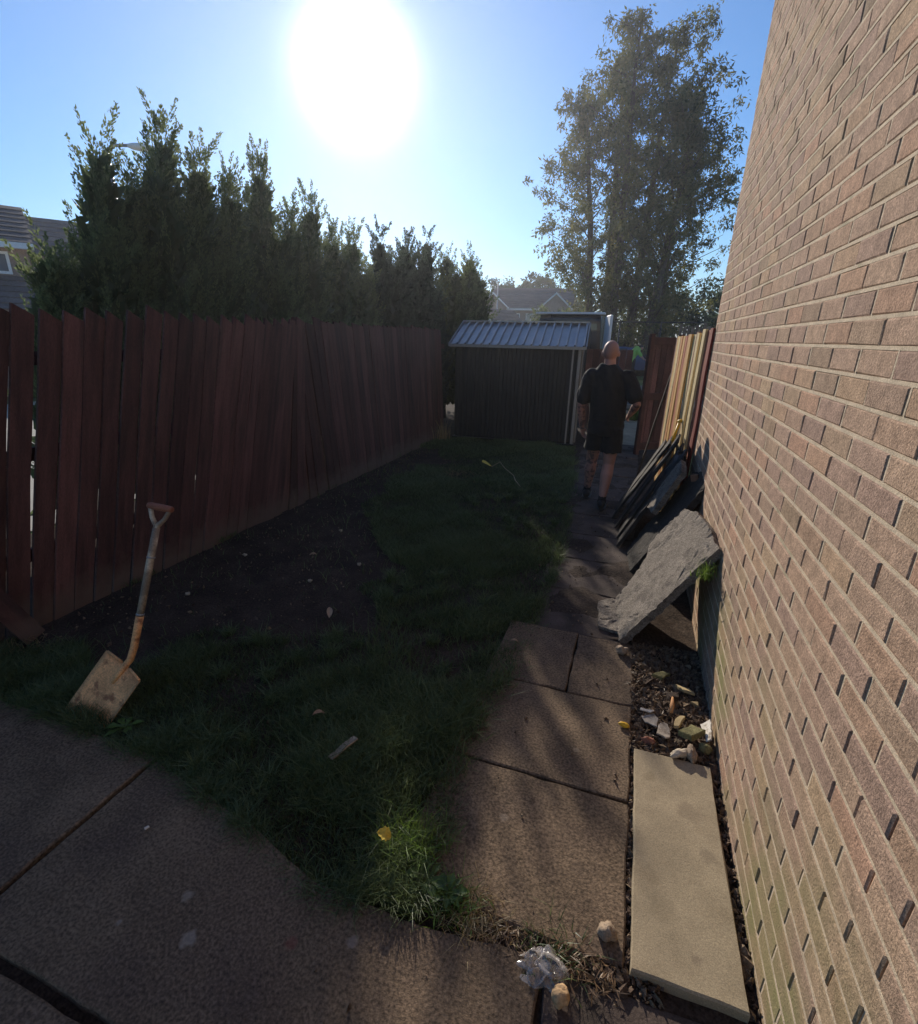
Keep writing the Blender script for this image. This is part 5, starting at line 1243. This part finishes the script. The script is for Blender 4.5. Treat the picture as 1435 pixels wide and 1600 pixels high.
# far worker bending beside the open car door
wk = tag(empty('person', (-.45, 25.2, 0)), 'person in a bright green hi-vis top bending at the open car door', 'person')
bb = MB()
limb(bb, [(-.11, .05, .90), (-.13, .12, .48), (-.12, .0, .08)], [.10, .07, .045]); limb(bb, [(.11, .0, .90), (.12, .05, .48), (.11, -.1, .08)], [.10, .07, .045])
for s in (-.12, .11): bb.loft([((s, -.14, .05), (.04, 0, 0), (0, 0, .045)), ((s, .0, .05), (.045, 0, 0), (0, 0, .05)), ((s, .14, .035), (.035, 0, 0), (0, 0, .03))], 10)
limb(bb, [(0, 0, .92), (.06, .05, 1.15), (.20, .1, 1.36)], [.16, .16, .15]); limb(bb, [(.22, .1, 1.40), (.31, .13, 1.46)], [.06, .055])
bb.ellip((.40, .15, 1.48), (.10, .085, .105)); bb.ellip((.49, .16, 1.46), (.02, .015, .02), 8, 6)
limb(bb, [(.26, -.06, 1.36), (.42, -.12, 1.12), (.58, -.05, .98)], [.055, .042, .032]); limb(bb, [(.26, .24, 1.36), (.45, .28, 1.12), (.6, .2, .98)], [.055, .042, .032])
hand(bb, (.58, -.05, .98), (1, .2, -.4), (0, 1, .3)); hand(bb, (.6, .2, .98), (1, -.2, -.4), (0, -1, .3))
remeshed('body', bb, .016, M_SKIN, wk, 3)
jb = MB(); limb(jb, [(0, 0, .95), (.06, .05, 1.15), (.22, .1, 1.38)], [.185, .185, .175]); limb(jb, [(.26, -.06, 1.36), (.42, -.12, 1.14)], [.08, .065]); limb(jb, [(.26, .24, 1.36), (.45, .28, 1.14)], [.08, .065])
remeshed('hi_vis_top', jb, .02, M_HIVIS, wk, 3, .01, 8, 1)
tb = MB(); limb(tb, [(-.11, .05, .93), (-.13, .12, .48), (-.12, .0, .12)], [.13, .095, .075]); limb(tb, [(.11, .0, .93), (.12, .05, .48), (.11, -.1, .12)], [.13, .095, .075]); tb.ellip((0, .02, .95), (.19, .16, .12))
remeshed('trousers', tb, .02, M_BLACK, wk, 3, .01, 8, 4)
hb = MB().ellip((.39, .15, 1.53), (.108, .093, .08)); hb.build('hair', M_SHOE, wk)

# ================================================================== VEHICLES
def car(name, loc, rz, colr, label, L_=4.2, Wd=1.76, H_=1.48, kind='hatch', open_door=None):
    t = tag(empty(name, loc, rad(rz)), label, 'van' if kind == 'van' else 'car'); pt = paint('paint_'+colr[0], colr[1])
    if kind == 'van':
        prof = [(-L_/2, .35), (-L_/2, H_-.12), (-L_/2+.10, H_), (L_*.16, H_), (L_*.26, H_-.10), (L_*.40, 1.15), (L_*.48, .98), (L_/2, .75), (L_/2, .3)]
        belt = 1.15
    else:
        prof = [(-L_/2, .32), (-L_/2, .80), (-L_/2+.06, .95), (-L_*.43, 1.02), (-L_*.33, H_-.06), (-L_*.22, H_), (L_*.06, H_-.02), (L_*.26, .98), (L_*.40, .88), (L_*.47, .78), (L_/2, .62), (L_/2, .3)]
        belt = .92
    n = len(prof); V = []; F = []
    secs = [(-1, .90), (-.96, .985), (-.6, 1.0), (0, 1.0), (.6, 1.0), (.96, .985), (1, .90)]
    for s, k in secs:
        for (x, z) in prof:
            tuck = max(0, (z-belt)/(H_-belt))*.17*Wd/2 if z > belt else 0
            V.append((x*(1 if abs(s) < .95 else .985), s*(Wd/2 - tuck), .3+(z-.3)*(1 if abs(s) < .9 else .985)))
    for j in range(len(secs)-1):
        for i in range(n-1): F.append((j*n+i, j*n+i+1, (j+1)*n+i+1, (j+1)*n+i))
        F.append((j*n+n-1, j*n, (j+1)*n, (j+1)*n+n-1))
    F += [tuple(range(n))[::-1], tuple((len(secs)-1)*n+i for i in range(n))]
    me = bpy.data.meshes.new('body'); me.from_pydata(V, [], F); me.materials.append(pt)
    bm = bmesh.new(); bm.from_mesh(me); bmesh.ops.recalc_face_normals(bm, faces=bm.faces); bm.to_mesh(me); bm.free()
    b = bpy.data.objects.new('body', me); col.objects.link(b); b.parent = t
    bv_ = b.modifiers.new('bevel', 'BEVEL'); bv_.width = .04; bv_.segments = 2; bv_.limit_method = 'ANGLE'; bv_.angle_limit = rad(25)
    hw = Wd/2
    if kind == 'van':
        scr = [(L_*.262, H_-.13), (L_*.392, 1.18)]; sidew = [[(L_*.02, 1.2), (L_*.34, 1.2), (L_*.24, H_-.2), (L_*.02, H_-.2)]]; rear = [(-L_/2-.006, 1.15), (-L_/2-.006, H_-.25)]
    else:
        scr = [(L_*.075, H_-.07), (L_*.25, 1.0)]; sidew = [[(-L_*.30, .98), (-L_*.06, .98), (-L_*.06, H_-.09), (-L_*.24, H_-.10)], [(-L_*.045, .98), (L_*.20, .98), (L_*.05, H_-.10), (-L_*.045, H_-.09)]]; rear = [(-L_*.425, 1.04), (-L_*.335, H_-.09)]
    def strip(a, b_, w_a, w_b, off):
        d = Vector((b_[0]-a[0], 0, b_[1]-a[1])).normalized(); nn = Vector((d.z, 0, -d.x)); nn = nn if nn.x*off > 0 else -nn; nn *= .012
        q = [Vector((a[0], -w_a, a[1]))+nn, Vector((a[0], w_a, a[1]))+nn, Vector((b_[0], w_b, b_[1]))+nn, Vector((b_[0], -w_b, b_[1]))+nn]
        q2 = [x - nn*1.6 for x in q]
        return MB().add(q+q2, [(0,1,2,3),(7,6,5,4),(0,4,5,1),(1,5,6,2),(2,6,7,3),(3,7,4,0)])
    strip(scr[0], scr[1], hw*.76, hw*.86, 1).build('windscreen', M_CARGLASS, t)
    strip(rear[0], rear[1], hw*.84, hw*.74, -1).build('rear_window', M_CARGLASS, t)
    for q in sidew:
        for s in (-1, 1):
            v = []
            for (x, z) in q:
                tuck = max(0, (z-belt)/(H_-belt))*.17*Wd/2; v.append(Vector((x, s*(hw-tuck+.008), z)))
            v2 = [p - Vector((0, s*.02, 0)) for p in v]
            MB().add(v+v2, [(0,1,2,3),(7,6,5,4),(0,4,5,1),(1,5,6,2),(2,6,7,3),(3,7,4,0)]).build('side_window', M_CARGLASS, t)
    for x in (-L_*.30, L_*.31):
        for s in (-1, 1):
            wh = empty('wheel', (x, s*(hw-.09), .31)); wh.parent = t
            ty = MB(); ring = [(.20, -.10), (.29, -.10), (.31, -.07), (.31, .07), (.29, .10), (.20, .10)]
            vv = []; ff = []; sg = 20
            for k in range(sg):
                a = 2*math.pi*k/sg
                for (r_, y_) in ring: vv.append((r_*math.cos(a), y_, r_*math.sin(a)))
            for k in range(sg):
                k2 = (k+1) % sg
                for i in range(6): ff.append((k*6+i, k*6+(i+1) % 6, k2*6+(i+1) % 6, k2*6+i))
            ty.add(vv, ff, True).build('tyre', M_TYRE, wh)
            rm = MB().tube([(0, s*.04, 0), (0, s*.09, 0)], [.20, .19], 16)
            for k in range(5):
                a = 2*math.pi*k/5; rm.tube([(0, s*.10, 0), (.18*math.cos(a), s*.095, .18*math.sin(a))], [.03, .02], 6)
            rm.build('rim', M_STEEL, wh)
    for s in (-1, 1):
        MB().ellip((L_/2-.05, s*hw*.72, .72), (.10, .17, .085), 12, 8).build('headlight', M_CHROME, t)
        MB().box((-L_/2-.015, s*hw*.80-.07, .75), (-L_/2+.05, s*hw*.80+.07, 1.0), ch=.01).build('tail_light', pm('tail_lens', (.35, .02, .02), rough=.2, var=0, grain=0, bump=0), t)
        MB().ellip((L_*.20, s*(hw+.09), 1.0), (.06, .10, .07), 10, 8).build('mirror', M_PLASTIC_BLK, t)
    MB().box((L_/2-.06, -hw*.85, .33), (L_/2+.05, hw*.85, .52), ch=.03).build('bumper', M_PLASTIC_BLK, t)
    MB().box((L_/2-.02, -hw*.42, .56), (L_/2+.03, hw*.42, .68), ch=.01).build('grille', M_PLASTIC_BLK, t)
    return t
def cardoor(parent, x, y, ang, m, s=-1):
    d = MB().box((-1.0, -.03, .3), (0, .03, .95), ch=.015)
    o = d.build('door', m, parent); o.location = (x, y, 0); o.rotation_euler = (0, 0, rad(ang))
    f = MB(); 
    for a, b in (((0, .95), (-.28, 1.42)), ((-.28, 1.42), (-.95, 1.42)), ((-.95, 1.42), (-1.0, .95))):
        f.tube([(a[0], 0, a[1]), (b[0], 0, b[1])], .022, 6)
    f.build('window_frame', M_PLASTIC_BLK, o)
# silver car nose-on behind the gate, its door swung open
c1 = car('parked_car', (1.22, 26.2, 0), -90, ('silver', (.55, .57, .62)), 'silver car facing the garden behind the open gate leaf', L_=4.2)
cardoor(c1, .85, -.92, -58, paint('paint_green', (.03, .07, .06)))
c2 = car('parked_car', (-1.6, 29.6, 0), 172, ('blue', (.03, .06, .17)), 'blue car parked beyond the hi-vis person left of the open door', L_=4.0)
# dark van behind the shed with its rear door swung open
vn = car('parked_van', (-1.88, 16.5, 0), 90, ('black', (.02, .02, .022)), 'black van parked behind the shed with a white rear door swung open', L_=4.9, Wd=1.9, H_=2.42, kind='van')
o = MB().box((-.02, -.03, .45), (.82, .03, 2.36), ch=.015).build('rear_door', M_WHITE, vn); o.location = (-2.46, -.93, 0); o.rotation_euler = (0, 0, rad(-168))
MB().box((-2.47, -.88, 2.40), (-2.2, .90, 2.45), ch=.01).build('roof_trim', M_WHITE, vn)

rf_ = tag(empty('rail_fence', (-2.6, 23.0, 0)), 'dark metal rail fence under the willow behind the man', 'fence')
for k in range(4): MB().tube([(k*1.6, 0, -.1), (k*1.6, 0, 2.52)], .03, 8).build('post', M_PLASTIC_BLK, rf_)
MB().tube([(0, 0, 2.5), (4.8, 0, 2.5)], .025, 8).build('rail', M_PLASTIC_BLK, rf_)

# ================================================================== HAZE (thin volume added to imitate veiling glare around the sun)
hz = MB().box((-405, -62, -1.2), (405, 902, 18.5)).build('haze')
mh = bpy.data.materials.new('glare_haze'); mh.use_nodes = True; _n = mh.node_tree.nodes; _n.clear()
_o = _n.new('ShaderNodeOutputMaterial'); _v = _n.new('ShaderNodeVolumePrincipled')
_v.inputs['Color'].default_value = (.9, .92, 1, 1); _v.inputs['Density'].default_value = HAZE; _v.inputs['Anisotropy'].default_value = .7
mh.node_tree.links.new(_v.outputs[0], _o.inputs['Volume'])
hz.data.materials.append(mh); tag(hz, 'thin haze added to imitate sun glare over the garden and street', 'haze', kind='stuff')
